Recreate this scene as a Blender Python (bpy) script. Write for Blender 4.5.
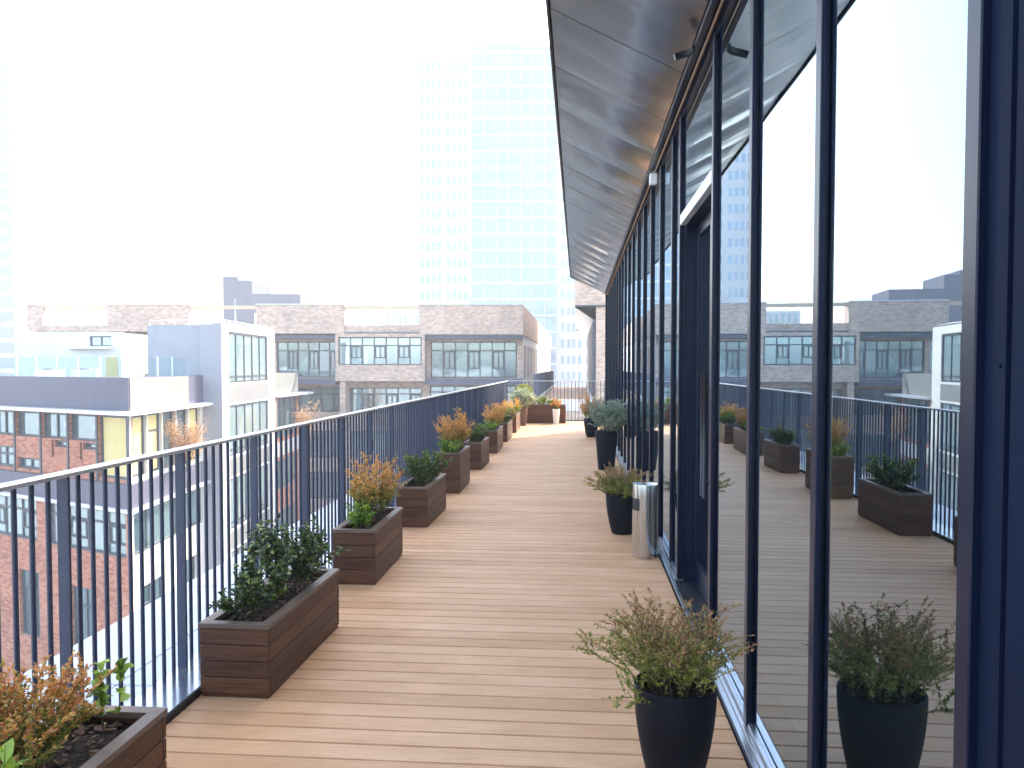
import bpy, bmesh, math, random
from mathutils import Vector, Matrix
R = math.radians
PI = math.pi
random.seed(7)
for o in list(bpy.data.objects): bpy.data.objects.remove(o)
SC = bpy.context.scene
COL = SC.collection

# ------------------------------------------------------------------ camera, sky, sun, exposure
YAW = R(4.72)
cam_d = bpy.data.cameras.new('camera'); cam = bpy.data.objects.new('camera', cam_d); COL.objects.link(cam)
cam.location = (0, 0, 1.6); cam.rotation_euler = (R(88.0), 0, YAW)
cam_d.sensor_width = 36; cam_d.lens = 28.125; cam_d.shift_y = 0.0098
cam_d.clip_start = 0.05; cam_d.clip_end = 3000
SC.camera = cam
SUN_AZ, SUN_EL = R(35), R(36)          # clockwise from +Y
world = bpy.data.worlds.new('World'); SC.world = world; world.use_nodes = True
wn = world.node_tree; sky = wn.nodes.new('ShaderNodeTexSky'); sky.sky_type = 'NISHITA'; sky.sun_disc = False
sky.sun_elevation = SUN_EL; sky.sun_rotation = SUN_AZ; sky.dust_density = 3.0; sky.air_density = 1.0
wn.links.new(sky.outputs[0], wn.nodes['Background'].inputs[0]); wn.nodes['Background'].inputs[1].default_value = 0.15
sd = bpy.data.lights.new('sun', 'SUN'); sd.energy = 2.0; sd.angle = R(0.6); sd.color = (1, .94, .85)
sun = bpy.data.objects.new('sun', sd); COL.objects.link(sun)
sv = Vector((math.sin(SUN_AZ) * math.cos(SUN_EL), math.cos(SUN_AZ) * math.cos(SUN_EL), math.sin(SUN_EL)))
sun.rotation_euler = sv.to_track_quat('Z', 'Y').to_euler(); sun.location = (20, 20, 60)
SC.view_settings.view_transform = 'Standard'; SC.view_settings.look = 'None'
SC.view_settings.exposure = 2.55; SC.view_settings.gamma = 1
SC.view_settings.use_white_balance = True; SC.view_settings.white_balance_temperature = 6700; SC.view_settings.white_balance_tint = 8
SC.cycles.use_denoising = True
SC.cycles.max_bounces = 10; SC.cycles.transparent_max_bounces = 24; SC.cycles.volume_bounces = 1
HAZE = 0.0015

# ------------------------------------------------------------------ placing: pixel + depth of the photograph -> a point of the place
def pt(px, c):
    r = (px - 512) / 800 * c
    return Vector((math.cos(YAW) * r - math.sin(YAW) * c, math.sin(YAW) * r + math.cos(YAW) * c))
def zof(y, c): return 1.6 + (366 - y) * c / 800
def Yof(c, X): return (c + .0823 * X) / .9966

# ------------------------------------------------------------------ mesh builder
class MB:
    def __init__(s): s.v = []; s.f = []; s.m = []; s.sm = []
    def face(s, pts, mi=0, smooth=False):
        n = len(s.v); s.v += [tuple(p) for p in pts]; s.f.append(tuple(range(n, n + len(pts)))); s.m.append(mi); s.sm.append(smooth)
    def box(s, a, b, mi=0, M=None):
        x0, y0, z0 = a; x1, y1, z1 = b
        P = [Vector(p) for p in ((x0,y0,z0),(x1,y0,z0),(x1,y1,z0),(x0,y1,z0),(x0,y0,z1),(x1,y0,z1),(x1,y1,z1),(x0,y1,z1))]
        if M is not None: P = [M @ p for p in P]
        n = len(s.v); s.v += [tuple(p) for p in P]
        for f in ((0,3,2,1),(4,5,6,7),(0,1,5,4),(1,2,6,5),(2,3,7,6),(3,0,4,7)):
            s.f.append(tuple(n + i for i in f)); s.m.append(mi); s.sm.append(False)
    def bevbox(s, a, b, e, mi=0):            # box with chamfered top and vertical edges
        x0, y0, z0 = a; x1, y1, z1 = b
        def ring(i, z): return [(x0+i,y0+e,z),(x0+e,y0+i,z),(x1-e,y0+i,z),(x1-i,y0+e,z),(x1-i,y1-e,z),(x1-e,y1-i,z),(x0+e,y1-i,z),(x0+i,y1-e,z)]
        rs = [ring(e*.8, z0), ring(0, z0+e), ring(0, z1-e), ring(e*.8, z1)]
        n = len(s.v)
        for r in rs: s.v += r
        for k in range(3):
            for i in range(8):
                j = (i+1) % 8; s.f.append((n+k*8+i, n+k*8+j, n+k*8+8+j, n+k*8+8+i)); s.m.append(mi); s.sm.append(False)
        s.f.append(tuple(n+24+i for i in range(8))); s.m.append(mi); s.sm.append(False)
        s.f.append(tuple(n+7-i for i in range(8))); s.m.append(mi); s.sm.append(False)
    def tube(s, pts, rad, seg=6, mi=0, cap=True, smooth=True):
        pts = [Vector(p) for p in pts]; rs = rad if isinstance(rad, (list, tuple)) else [rad]*len(pts)
        n = len(s.v)
        for i, p in enumerate(pts):
            t = (pts[min(i+1, len(pts)-1)] - pts[max(i-1, 0)]).normalized()
            u = t.cross(Vector((0,0,1)) if abs(t.z) < .95 else Vector((1,0,0))).normalized(); w = t.cross(u)
            for k in range(seg):
                a = 2*PI*k/seg; s.v.append(tuple(p + (u*math.cos(a) + w*math.sin(a))*rs[i]))
        for i in range(len(pts)-1):
            for k in range(seg):
                j = (k+1) % seg
                s.f.append((n+i*seg+k, n+i*seg+j, n+(i+1)*seg+j, n+(i+1)*seg+k)); s.m.append(mi); s.sm.append(smooth)
        if cap:
            s.f.append(tuple(n+k for k in range(seg))); s.m.append(mi); s.sm.append(False)
            s.f.append(tuple(n+(len(pts)-1)*seg+seg-1-k for k in range(seg))); s.m.append(mi); s.sm.append(False)
    def lathe(s, prof, seg=40, mi=0, skip=None, c=(0,0)):
        n = len(s.v)
        for r, z in prof:
            for k in range(seg):
                a = 2*PI*k/seg; s.v.append((c[0]+r*math.cos(a), c[1]+r*math.sin(a), z))
        for i in range(len(prof)-1):
            for k in range(seg):
                if skip and skip(i, k): continue
                j = (k+1) % seg
                s.f.append((n+i*seg+k, n+i*seg+j, n+(i+1)*seg+j, n+(i+1)*seg+k)); s.m.append(mi); s.sm.append(True)
    def build(s, name, mat, parent=None, loc=(0,0,0), rotz=0):
        me = bpy.data.meshes.new(name); me.from_pydata(s.v, [], s.f)
        for mt in (mat if isinstance(mat, (list, tuple)) else [mat]): me.materials.append(mt)
        me.polygons.foreach_set('material_index', s.m); me.polygons.foreach_set('use_smooth', s.sm); me.update()
        o = bpy.data.objects.new(name, me); COL.objects.link(o); o.parent = parent
        o.location = loc; o.rotation_euler.z = rotz
        return o

def tag(o, label=None, cat=None, group=None, kind=None):
    if label: o['label'] = label
    if cat: o['category'] = cat
    if group: o['group'] = group
    if kind: o['kind'] = kind
    return o
def empty(name, loc=(0,0,0), rz=0, label=None, cat=None, group=None):
    o = bpy.data.objects.new(name, None); COL.objects.link(o); o.location = loc; o.rotation_euler.z = rz
    o.empty_display_size = .1
    return tag(o, label, cat, group)
def copy_as(o, parent, loc, rotz=0):
    c = o.copy(); COL.objects.link(c); c.parent = parent; c.location = loc; c.rotation_euler.z = rotz
    return c

# ------------------------------------------------------------------ materials
def nt(name):
    m = bpy.data.materials.new(name); m.use_nodes = True
    return m, m.node_tree, m.node_tree.nodes['Principled BSDF']
def N(t, kind, **kw):
    n = t.nodes.new(kind)
    for k, v in kw.items():
        if k.startswith('_'): setattr(n, k[1:], v)
        else: n.inputs[k.replace('__', ' ')].default_value = v
    return n
def ramp(t, fac, stops):
    r = t.nodes.new('ShaderNodeValToRGB'); e = r.color_ramp.elements
    while len(e) < len(stops): e.new(.5)
    for i, (p, c) in enumerate(stops): e[i].position = p; e[i].color = (*c, 1)
    t.links.new(fac, r.inputs[0]); return r
def coords(t, scale=(1,1,1)):
    tc = t.nodes.new('ShaderNodeTexCoord'); mp = t.nodes.new('ShaderNodeMapping'); mp.inputs['Scale'].default_value = scale
    t.links.new(tc.outputs['Object'], mp.inputs[0]); return mp.outputs[0]
def bump(t, b, h, strength, dist=.01):
    n = N(t, 'ShaderNodeBump', Strength=strength, Distance=dist); t.links.new(h, n.inputs['Height']); t.links.new(n.outputs[0], b.inputs['Normal'])
def noisy(name, c0, c1, scale=8, rough=.6, metal=0, stretch=(1,1,1), bs=.15, spec=.5, detail=5, rough_var=.1, bd=.01):
    m, t, b = nt(name); v = coords(t, stretch)
    n = N(t, 'ShaderNodeTexNoise', Scale=scale, Detail=detail, Roughness=.6); t.links.new(v, n.inputs['Vector'])
    r = ramp(t, n.outputs[0], [(.3, c0), (.7, c1)]); t.links.new(r.outputs[0], b.inputs['Base Color'])
    mr = N(t, 'ShaderNodeMapRange'); mr.inputs['To Min'].default_value = max(0, rough-rough_var); mr.inputs['To Max'].default_value = min(1, rough+rough_var)
    t.links.new(n.outputs[0], mr.inputs[0]); t.links.new(mr.outputs[0], b.inputs['Roughness'])
    b.inputs['Metallic'].default_value = metal; b.inputs['Specular IOR Level'].default_value = spec
    if bs: bump(t, b, n.outputs[0], bs, bd)
    return m
def island_leaf(name, stops, rough=.45, trans=.25):
    m, t, b = nt(name); g = t.nodes.new('ShaderNodeNewGeometry')
    r = ramp(t, g.outputs['Random Per Island'], stops)
    t.links.new(r.outputs[0], b.inputs['Base Color']); b.inputs['Roughness'].default_value = rough
    tr = t.nodes.new('ShaderNodeBsdfTranslucent'); t.links.new(r.outputs[0], tr.inputs[0])
    mx = t.nodes.new('ShaderNodeMixShader'); mx.inputs[0].default_value = trans
    out = t.nodes['Material Output']; t.links.new(b.outputs[0], mx.inputs[1]); t.links.new(tr.outputs[0], mx.inputs[2]); t.links.new(mx.outputs[0], out.inputs[0])
    return m
def brick(name, c1, c2, mortar, rough=.85, sx=1.0):
    m, t, b = nt(name); tc = t.nodes.new('ShaderNodeTexCoord'); sp = t.nodes.new('ShaderNodeSeparateXYZ'); cb = t.nodes.new('ShaderNodeCombineXYZ')
    t.links.new(tc.outputs['Object'], sp.inputs[0]); ad = t.nodes.new('ShaderNodeMath'); ad.operation = 'ADD'
    t.links.new(sp.outputs[0], ad.inputs[0]); t.links.new(sp.outputs[1], ad.inputs[1]); t.links.new(ad.outputs[0], cb.inputs[0]); t.links.new(sp.outputs[2], cb.inputs[1])
    br = N(t, 'ShaderNodeTexBrick', Scale=sx); br.inputs['Color1'].default_value = (*c1, 1); br.inputs['Color2'].default_value = (*c2, 1); br.inputs['Mortar'].default_value = (*mortar, 1)
    br.inputs['Brick Width'].default_value = .30; br.inputs['Row Height'].default_value = .10; br.inputs['Mortar Size'].default_value = .008; br.inputs['Bias'].default_value = .0
    t.links.new(cb.outputs[0], br.inputs[0])
    no = N(t, 'ShaderNodeTexNoise', Scale=.6, Detail=4); t.links.new(tc.outputs['Object'], no.inputs['Vector'])
    mx = t.nodes.new('ShaderNodeMixRGB'); mx.blend_type = 'MULTIPLY'; mx.inputs[0].default_value = .5
    rr = ramp(t, no.outputs[0], [(.3, (.7,.7,.7)), (.7, (1.15,1.1,1.05))]); t.links.new(br.outputs[0], mx.inputs[1]); t.links.new(rr.outputs[0], mx.inputs[2])
    t.links.new(mx.outputs[0], b.inputs['Base Color']); b.inputs['Roughness'].default_value = rough
    return m
def window_glass(name, c0, c1, refl=.35):
    m, t, b = nt(name); v = coords(t, (.35, .35, .3))
    n = N(t, 'ShaderNodeTexVoronoi', Scale=1.0); t.links.new(v, n.inputs['Vector'])
    r = ramp(t, n.outputs['Color'], [(.2, c0), (.8, c1)]); t.links.new(r.outputs[0], b.inputs['Base Color']); b.inputs['Roughness'].default_value = .3
    gl = t.nodes.new('ShaderNodeBsdfGlossy'); gl.inputs['Roughness'].default_value = .03; gl.inputs[0].default_value = (.72,.92,1,1)
    nz = N(t, 'ShaderNodeTexNoise', Scale=.5, Detail=1); t.links.new(coords(t), nz.inputs['Vector'])
    bp = N(t, 'ShaderNodeBump', Strength=.25, Distance=.05); t.links.new(nz.outputs[0], bp.inputs['Height']); t.links.new(bp.outputs[0], gl.inputs['Normal'])
    fr = N(t, 'ShaderNodeFresnel', IOR=1.6); ma = t.nodes.new('ShaderNodeMath'); ma.operation = 'ADD'; ma.use_clamp = True; ma.inputs[1].default_value = refl
    t.links.new(fr.outputs[0], ma.inputs[0]); mx = t.nodes.new('ShaderNodeMixShader'); t.links.new(ma.outputs[0], mx.inputs[0])
    t.links.new(b.outputs[0], mx.inputs[1]); t.links.new(gl.outputs[0], mx.inputs[2]); t.links.new(mx.outputs[0], t.nodes['Material Output'].inputs[0])
    return m
def clear_glass(name, refl, tint=(.8,.9,.9), ior=1.5, wavy=.0, rtint=(.86,.93,1)):
    m, t, b = nt(name); t.nodes.remove(b)
    tr = t.nodes.new('ShaderNodeBsdfTransparent'); tr.inputs[0].default_value = (*tint, 1)
    gl = t.nodes.new('ShaderNodeBsdfGlossy'); gl.inputs['Roughness'].default_value = 0.0; gl.inputs[0].default_value = (*rtint, 1)
    fr = N(t, 'ShaderNodeFresnel', IOR=ior); ma = t.nodes.new('ShaderNodeMath'); ma.operation = 'ADD'; ma.use_clamp = True; ma.inputs[1].default_value = refl
    t.links.new(fr.outputs[0], ma.inputs[0])
    if wavy:
        nz = N(t, 'ShaderNodeTexNoise', Scale=1.1, Detail=1.0, Roughness=.3); t.links.new(coords(t, (1, 1, .6)), nz.inputs['Vector'])
        bp = N(t, 'ShaderNodeBump', Strength=wavy, Distance=.05); t.links.new(nz.outputs[0], bp.inputs['Height'])
        t.links.new(bp.outputs[0], gl.inputs['Normal'])
    ge = t.nodes.new('ShaderNodeNewGeometry'); iv = t.nodes.new('ShaderNodeMath'); iv.operation = 'SUBTRACT'; iv.inputs[0].default_value = 1; t.links.new(ge.outputs['Backfacing'], iv.inputs[1])
    mu = t.nodes.new('ShaderNodeMath'); mu.operation = 'MULTIPLY'; t.links.new(ma.outputs[0], mu.inputs[0]); t.links.new(iv.outputs[0], mu.inputs[1])
    mx = t.nodes.new('ShaderNodeMixShader'); t.links.new(mu.outputs[0], mx.inputs[0]); t.links.new(tr.outputs[0], mx.inputs[1]); t.links.new(gl.outputs[0], mx.inputs[2])
    t.links.new(mx.outputs[0], t.nodes['Material Output'].inputs[0])
    return m

def deck_material():
    m, t, b = nt('deck_boards'); g = t.nodes.new('ShaderNodeNewGeometry'); v = coords(t, (1.2, 22, 1))
    n = N(t, 'ShaderNodeTexNoise', Scale=3.0, Detail=6, Roughness=.65); t.links.new(v, n.inputs['Vector'])
    n2 = N(t, 'ShaderNodeTexNoise', Scale=1.5, Detail=6, Roughness=.7); t.links.new(coords(t, (1, 2.6, 1)), n2.inputs['Vector'])
    r1 = ramp(t, g.outputs['Random Per Island'], [(0, (.59,.32,.157)), (.3, (.65,.355,.180)), (.65, (.70,.40,.212)), (1, (.61,.33,.168))])
    r2 = ramp(t, n.outputs[0], [(.25, (.80,.78,.76)), (.75, (1.12,1.12,1.12))])
    r3 = ramp(t, n2.outputs[0], [(.32, (.90,.86,.80)), (.52, (1.0,1.0,1.0)), (.70, (1.12,1.16,1.26))])
    a = t.nodes.new('ShaderNodeMixRGB'); a.blend_type = 'MULTIPLY'; a.inputs[0].default_value = .8
    c = t.nodes.new('ShaderNodeMixRGB'); c.blend_type = 'MULTIPLY'; c.inputs[0].default_value = 1
    t.links.new(r1.outputs[0], a.inputs[1]); t.links.new(r2.outputs[0], a.inputs[2]); t.links.new(a.outputs[0], c.inputs[1]); t.links.new(r3.outputs[0], c.inputs[2])
    t.links.new(c.outputs[0], b.inputs['Base Color'])
    mr = N(t, 'ShaderNodeMapRange'); mr.inputs['To Min'].default_value = .45; mr.inputs['To Max'].default_value = .65; b.inputs['Specular IOR Level'].default_value = .35
    t.links.new(n.outputs[0], mr.inputs[0]); t.links.new(mr.outputs[0], b.inputs['Roughness'])
    # fine grooves along the boards
    w = N(t, 'ShaderNodeTexWave', Scale=21.0, Distortion=.0); w.bands_direction = 'Y'; t.links.new(coords(t), w.inputs['Vector'])
    mm = t.nodes.new('ShaderNodeMath'); mm.operation = 'ADD'; t.links.new(w.outputs['Fac'], mm.inputs[0]); t.links.new(n.outputs[0], mm.inputs[1])
    bump(t, b, mm.outputs[0], .25, .003)
    return m
def stained_wood(name, c0, c1, rough=.42):
    m, t, b = nt(name); g = t.nodes.new('ShaderNodeNewGeometry'); v = coords(t, (2.2, 2.2, 26))
    n = N(t, 'ShaderNodeTexNoise', Scale=2.2, Detail=7, Roughness=.65, Distortion=.6); t.links.new(v, n.inputs['Vector'])
    r = ramp(t, n.outputs[0], [(.25, c0), (.62, c1), (.72, tuple(q*.5 for q in c1))])
    r2 = ramp(t, g.outputs['Random Per Island'], [(0, (.7,.7,.7)), (1, (1.35,1.3,1.25))])
    mx = t.nodes.new('ShaderNodeMixRGB'); mx.blend_type = 'MULTIPLY'; mx.inputs[0].default_value = .9
    t.links.new(r.outputs[0], mx.inputs[1]); t.links.new(r2.outputs[0], mx.inputs[2]); t.links.new(mx.outputs[0], b.inputs['Base Color'])
    mr = N(t, 'ShaderNodeMapRange'); mr.inputs['To Min'].default_value = rough-.1; mr.inputs['To Max'].default_value = rough+.15
    t.links.new(n.outputs[0], mr.inputs[0]); t.links.new(mr.outputs[0], b.inputs['Roughness'])
    b.inputs['Specular IOR Level'].default_value = .35; bump(t, b, n.outputs[0], .35, .004); return m
def soffit_material():
    m, t, b = nt('soffit_metal')
    n = N(t, 'ShaderNodeTexNoise', Scale=1.0, Detail=2, Roughness=.4); t.links.new(coords(t, (.8, 1.9, 1)), n.inputs['Vector'])
    n2 = N(t, 'ShaderNodeTexNoise', Scale=2.0, Detail=5, Roughness=.6); t.links.new(coords(t, (.6,1,1)), n2.inputs['Vector'])
    r = ramp(t, n2.outputs[0], [(.3, (.29,.305,.335)), (.7, (.40,.41,.435))]); t.links.new(r.outputs[0], b.inputs['Base Color'])
    b.inputs['Metallic'].default_value = .95
    mr = N(t, 'ShaderNodeMapRange'); mr.inputs['To Min'].default_value = .10; mr.inputs['To Max'].default_value = .24
    t.links.new(n2.outputs[0], mr.inputs[0]); t.links.new(mr.outputs[0], b.inputs['Roughness'])
    bump(t, b, n.outputs[0], .42, .05); return m

M = {}
M['deck'] = deck_material()
M['steel'] = noisy('railing_steel', (.032,.043,.080), (.046,.058,.102), 30, .38, .0, bs=.03)
M['rail_top'] = noisy('handrail_steel', (.42,.43,.45), (.55,.56,.58), 12, .36, .6, bs=.02)
M['kerb'] = noisy('kerb_metal', (.34,.38,.46), (.46,.50,.58), 3, .16, .85, bs=.10, bd=.005, rough_var=.05)
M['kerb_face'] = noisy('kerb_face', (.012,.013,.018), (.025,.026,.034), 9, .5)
M['ledge'] = noisy('ledge_zinc', (.36,.40,.47), (.46,.50,.57), 2.2, .45, .2, bs=.1)
M['wood'] = stained_wood('stained_planter_wood', (.045,.017,.009), (.150,.064,.030), .45)
M['wood_rim'] = stained_wood('planter_rim_wood', (.08,.052,.038), (.18,.125,.095), .34)  # lighter than the body: glossy reflections put into the base colour
M['soil'] = noisy('soil', (.012,.007,.004), (.05,.028,.016), 40, .95, bs=1.0, bd=.03)
M['chip'] = noisy('bark_chip', (.05,.025,.013), (.16,.08,.04), 60, .85)
M['mull'] = noisy('mullion_aluminium', (.004,.008,.026), (.006,.011,.032), 1.5, .30, .0, bs=0, spec=.25, rough_var=.04)
M['alu'] = noisy('silver_aluminium', (.42,.45,.50), (.56,.58,.62), 5, .3, .85, stretch=(8,1,8), bs=.06)
M['alu_light'] = noisy('pale_aluminium', (.55,.58,.62), (.66,.68,.72), 5, .4, .4, bs=.02)
M['brass'] = noisy('copper_pipe', (.30,.17,.09), (.45,.28,.16), 9, .35, .7, bs=.02)
M['black_pot'] = noisy('black_pot', (.005,.006,.010), (.010,.011,.017), 6, .55, bs=.05, spec=.15)
M['white_pot'] = noisy('white_pot', (.72,.70,.68), (.8,.79,.77), 6, .4)
M['brown_pot'] = noisy('brown_pot', (.09,.05,.03), (.16,.09,.055), 6, .45)
M['white'] = noisy('white_plastic', (.75,.75,.76), (.8,.8,.8), 6, .4, bs=0)
M['stainless'] = noisy('brushed_stainless', (.50,.49,.48), (.66,.65,.64), 3, .27, 1.0, stretch=(25,25,.3), bs=0)
M['dark'] = noisy('dark_metal', (.010,.012,.018), (.02,.022,.03), 10, .45)
M['soffit'] = soffit_material()
M['glass'] = clear_glass('facade_glass', .30, (.72,.80,.82), 1.9, .020, (.64,.79,.93))
M['bal_glass'] = clear_glass('balustrade_glass', .03, (.90,.97,.97), 1.2)
M['red_brick'] = brick('red_brick', (.36,.09,.05), (.56,.24,.15), (.40,.28,.22))
M['tan_brick'] = brick('tan_brick', (.42,.29,.225), (.68,.52,.43), (.52,.44,.38))
M['purple'] = noisy('parapet_cladding', (.085,.085,.125), (.11,.11,.155), 1.2, .5, stretch=(3,3,.4), bs=0)
M['cream'] = noisy('cream_render', (.62,.59,.55), (.70,.67,.62), 1.5, .8, bs=.1)
M['panel'] = noisy('pale_panel', (.19,.19,.18), (.22,.22,.21), 1.2, .6, stretch=(3,3,.3), bs=0)
M['spandrel'] = noisy('grey_spandrel', (.19,.19,.19), (.22,.22,.22), 1.2, .6, bs=0)
M['dark_panel'] = noisy('dark_blue_panel', (.003,.008,.026), (.005,.011,.034), 1.5, .7, 0, bs=0, spec=.08)
M['grey_render'] = noisy('grey_render', (.30,.305,.34), (.35,.355,.39), .8, .8, bs=.1)
M['white_render'] = noisy('white_render', (.70,.71,.72), (.8,.8,.8), .8, .8, bs=.05)
M['beige'] = noisy('beige_beam', (.55,.43,.30), (.62,.5,.36), 1, .7, bs=0)
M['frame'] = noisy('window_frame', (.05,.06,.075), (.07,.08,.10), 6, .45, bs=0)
M['pane'] = window_glass('window_pane', (.03,.08,.10), (.22,.32,.32), .22)
M['pane_pale'] = window_glass('pale_window_pane', (.25,.36,.36), (.45,.52,.50), .30)
M['pane_blue'] = window_glass('blue_tower_glass', (.04,.12,.22), (.08,.19,.30), .06)
M['blind'] = noisy('yellow_blind', (.62,.50,.20), (.72,.60,.30), 1, .7, bs=0)
M['pane_deep'] = window_glass('deep_blue_tower_glass', (.012,.05,.11), (.03,.10,.19), .0)
M['tower_white'] = noisy('tower_cladding', (.40,.40,.40), (.46,.46,.46), .2, .7, bs=0)
M['asphalt'] = noisy('asphalt', (.045,.045,.048), (.07,.07,.07), 3, .9)
M['paving'] = noisy('paving', (.30,.29,.28), (.40,.39,.37), 1.5, .85)
M['paint'] = noisy('road_paint', (.7,.7,.7), (.8,.8,.8), 2, .7)
M['int_floor'] = noisy('interior_floor', (.08,.07,.06), (.11,.10,.08), 2, .5)
M['int_wall'] = noisy('interior_wall', (.09,.09,.09), (.12,.12,.12), 1, .8)
M['warm_wood'] = noisy('interior_column_wood', (.45,.24,.11), (.58,.34,.18), 3, .5, stretch=(5,5,.6))
M['curtain'] = noisy('sheer_curtain', (.6,.62,.64), (.7,.72,.74), 3, .9, stretch=(4,12,.2))
M['stem'] = noisy('plant_stem', (.06,.035,.02), (.13,.08,.05), 20, .8)
M['leaf_dark'] = island_leaf('dark_glossy_leaf', [(0,(.020,.040,.012)),(.5,(.055,.095,.028)),(.8,(.15,.22,.045)),(1,(.32,.40,.08))], .32, .15)
M['leaf_green'] = island_leaf('bright_green_leaf', [(0,(.11,.18,.025)),(.5,(.24,.38,.045)),(1,(.46,.62,.10))], .4, .3)
M['leaf_orange'] = island_leaf('orange_leaf', [(0,(.50,.18,.06)),(.3,(.74,.36,.09)),(.6,(.86,.56,.18)),(.85,(.80,.40,.14)),(1,(.78,.34,.22))], .5, .42)
M['leaf_olive'] = island_leaf('olive_leaf', [(0,(.12,.17,.03)),(.5,(.30,.34,.06)),(1,(.50,.44,.10))], .5, .3)
M['leaf_rust'] = island_leaf('rusty_leaf', [(0,(.28,.11,.05)),(.5,(.48,.24,.12)),(1,(.62,.40,.20))], .5, .3)
M['leaf_silver'] = island_leaf('silver_leaf', [(0,(.15,.21,.14)),(.5,(.32,.40,.28)),(1,(.55,.60,.48))], .6, .2)
M['leaf_white'] = island_leaf('variegated_leaf', [(0,(.20,.28,.12)),(.4,(.48,.52,.33)),(1,(.66,.66,.50))], .5, .25)
M['leaf_yellow'] = island_leaf('yellow_green_leaf', [(0,(.14,.17,.03)),(.5,(.28,.30,.05)),(1,(.42,.40,.08))], .5, .3)
M['leaf_autumn'] = island_leaf('autumn_leaf', [(0,(.45,.22,.10)),(.5,(.6,.36,.18)),(1,(.7,.48,.28))], .6, .3)

# ------------------------------------------------------------------ haze (air) round everything
hz = MB(); hz.box((-330, -60, -16.5), (330, 330, 130))
mh = bpy.data.materials.new('haze_air'); mh.use_nodes = True; th = mh.node_tree; th.nodes.remove(th.nodes['Principled BSDF'])
pv = th.nodes.new('ShaderNodeVolumePrincipled'); pv.inputs['Color'].default_value = (.93,.96,1,1); pv.inputs['Density'].default_value = HAZE; pv.inputs['Anisotropy'].default_value = .0
th.links.new(pv.outputs[0], th.nodes['Material Output'].inputs['Volume'])
tag(hz.build('haze', mh), kind='stuff')

# ------------------------------------------------------------------ ground and street (15 m below the terrace)
GZ = -15.0
g = MB(); g.face([(-1500,-1500,GZ),(1500,-1500,GZ),(1500,1500,GZ),(-1500,1500,GZ)]); tag(g.build('ground', M['paving']), kind='structure')
g = MB(); g.face([(-11,-60,GZ+.004),(-5.5,-60,GZ+.004),(-5.5,60,GZ+.004),(-11,60,GZ+.004)]); tag(g.build('road', M['asphalt']), kind='structure')
g = MB()
for k in range(-10, 10): g.face([(-8.3,k*5,GZ+.008),(-8.15,k*5,GZ+.008),(-8.15,k*5+2.4,GZ+.008),(-8.3,k*5+2.4,GZ+.008)])
tag(g.build('road_marking', M['paint']), kind='structure')

# ------------------------------------------------------------------ the terrace deck
DX0, DX1, DY0, DY1 = -1.83, .683, -3.0, 23.25
P = .1335; END = 20.6
d = MB(); y = DY0; row = 0
while y < DY1:
    cuts = [DX0] + sorted(random.uniform(DX0+.6, DX1-.6) for _ in range(random.choice([0]*40+[1]))) + [DX1 if y > 22.9 else DX1]
    for a, b in zip(cuts[:-1], cuts[1:]):
        d.bevbox((a+.002, y+.0046, -.03), (b-.002, min(y+P-.0046, DY1), random.uniform(-.0012, .0)), .0035)
    y += P; row += 1
tag(d.build('deck', M['deck']), kind='structure')
d = MB(); d.box((-2.08, DY0, -.34), (.76, DY1+.2, -.032)); tag(d.build('deck_slab', M['dark']), kind='structure')
# beside the facade end the deck widens to the right
d = MB(); y = END+.05
while y < DY1: d.bevbox((.686, y+.003, -.03), (4.5, y+P-.004, 0), .0035); y += P
tag(d.build('deck_end', M['deck']), kind='structure')
d = MB(); d.box((.762, END, -.34), (4.6, DY1+.2, -.032)); tag(d.build('deck_slab_end', M['dark']), kind='structure')

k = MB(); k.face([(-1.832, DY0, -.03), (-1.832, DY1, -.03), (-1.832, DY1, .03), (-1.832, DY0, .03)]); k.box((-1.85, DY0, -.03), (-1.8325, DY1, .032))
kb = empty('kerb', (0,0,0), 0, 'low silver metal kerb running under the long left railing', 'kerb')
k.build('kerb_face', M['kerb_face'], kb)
y = DY0
while y < DY1 - .1:
    k = MB(); ye = min(y + 2.35, DY1); k.bevbox((-2.075, y+.002, -.03), (-1.838, ye-.002, .036), .003); k.build('cover_plate', M['kerb'], kb); y = ye

# our own building below the terrace, with its zinc ledge
own = empty('terrace_building', (0, 0, GZ), 0, 'own building under the terrace with pale zinc ledge beyond the railing', 'building')
w = MB(); w.box((-3.2, -6, 0), (9, 23.4, -.75-GZ)); w.build('wall', M['grey_render'], own)
y = -6.0
while y < 23.3:
    ye = min(y+2.1, 23.4)
    for xa, xb in ((-3.42, -2.74), (-2.735, -2.085)):
        w = MB(); w.bevbox((xa, y+.004, -.74-GZ), (xb, ye-.004, -.30-GZ), .006); w.build('ledge_panel', M['ledge'], own)
    y = ye

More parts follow.
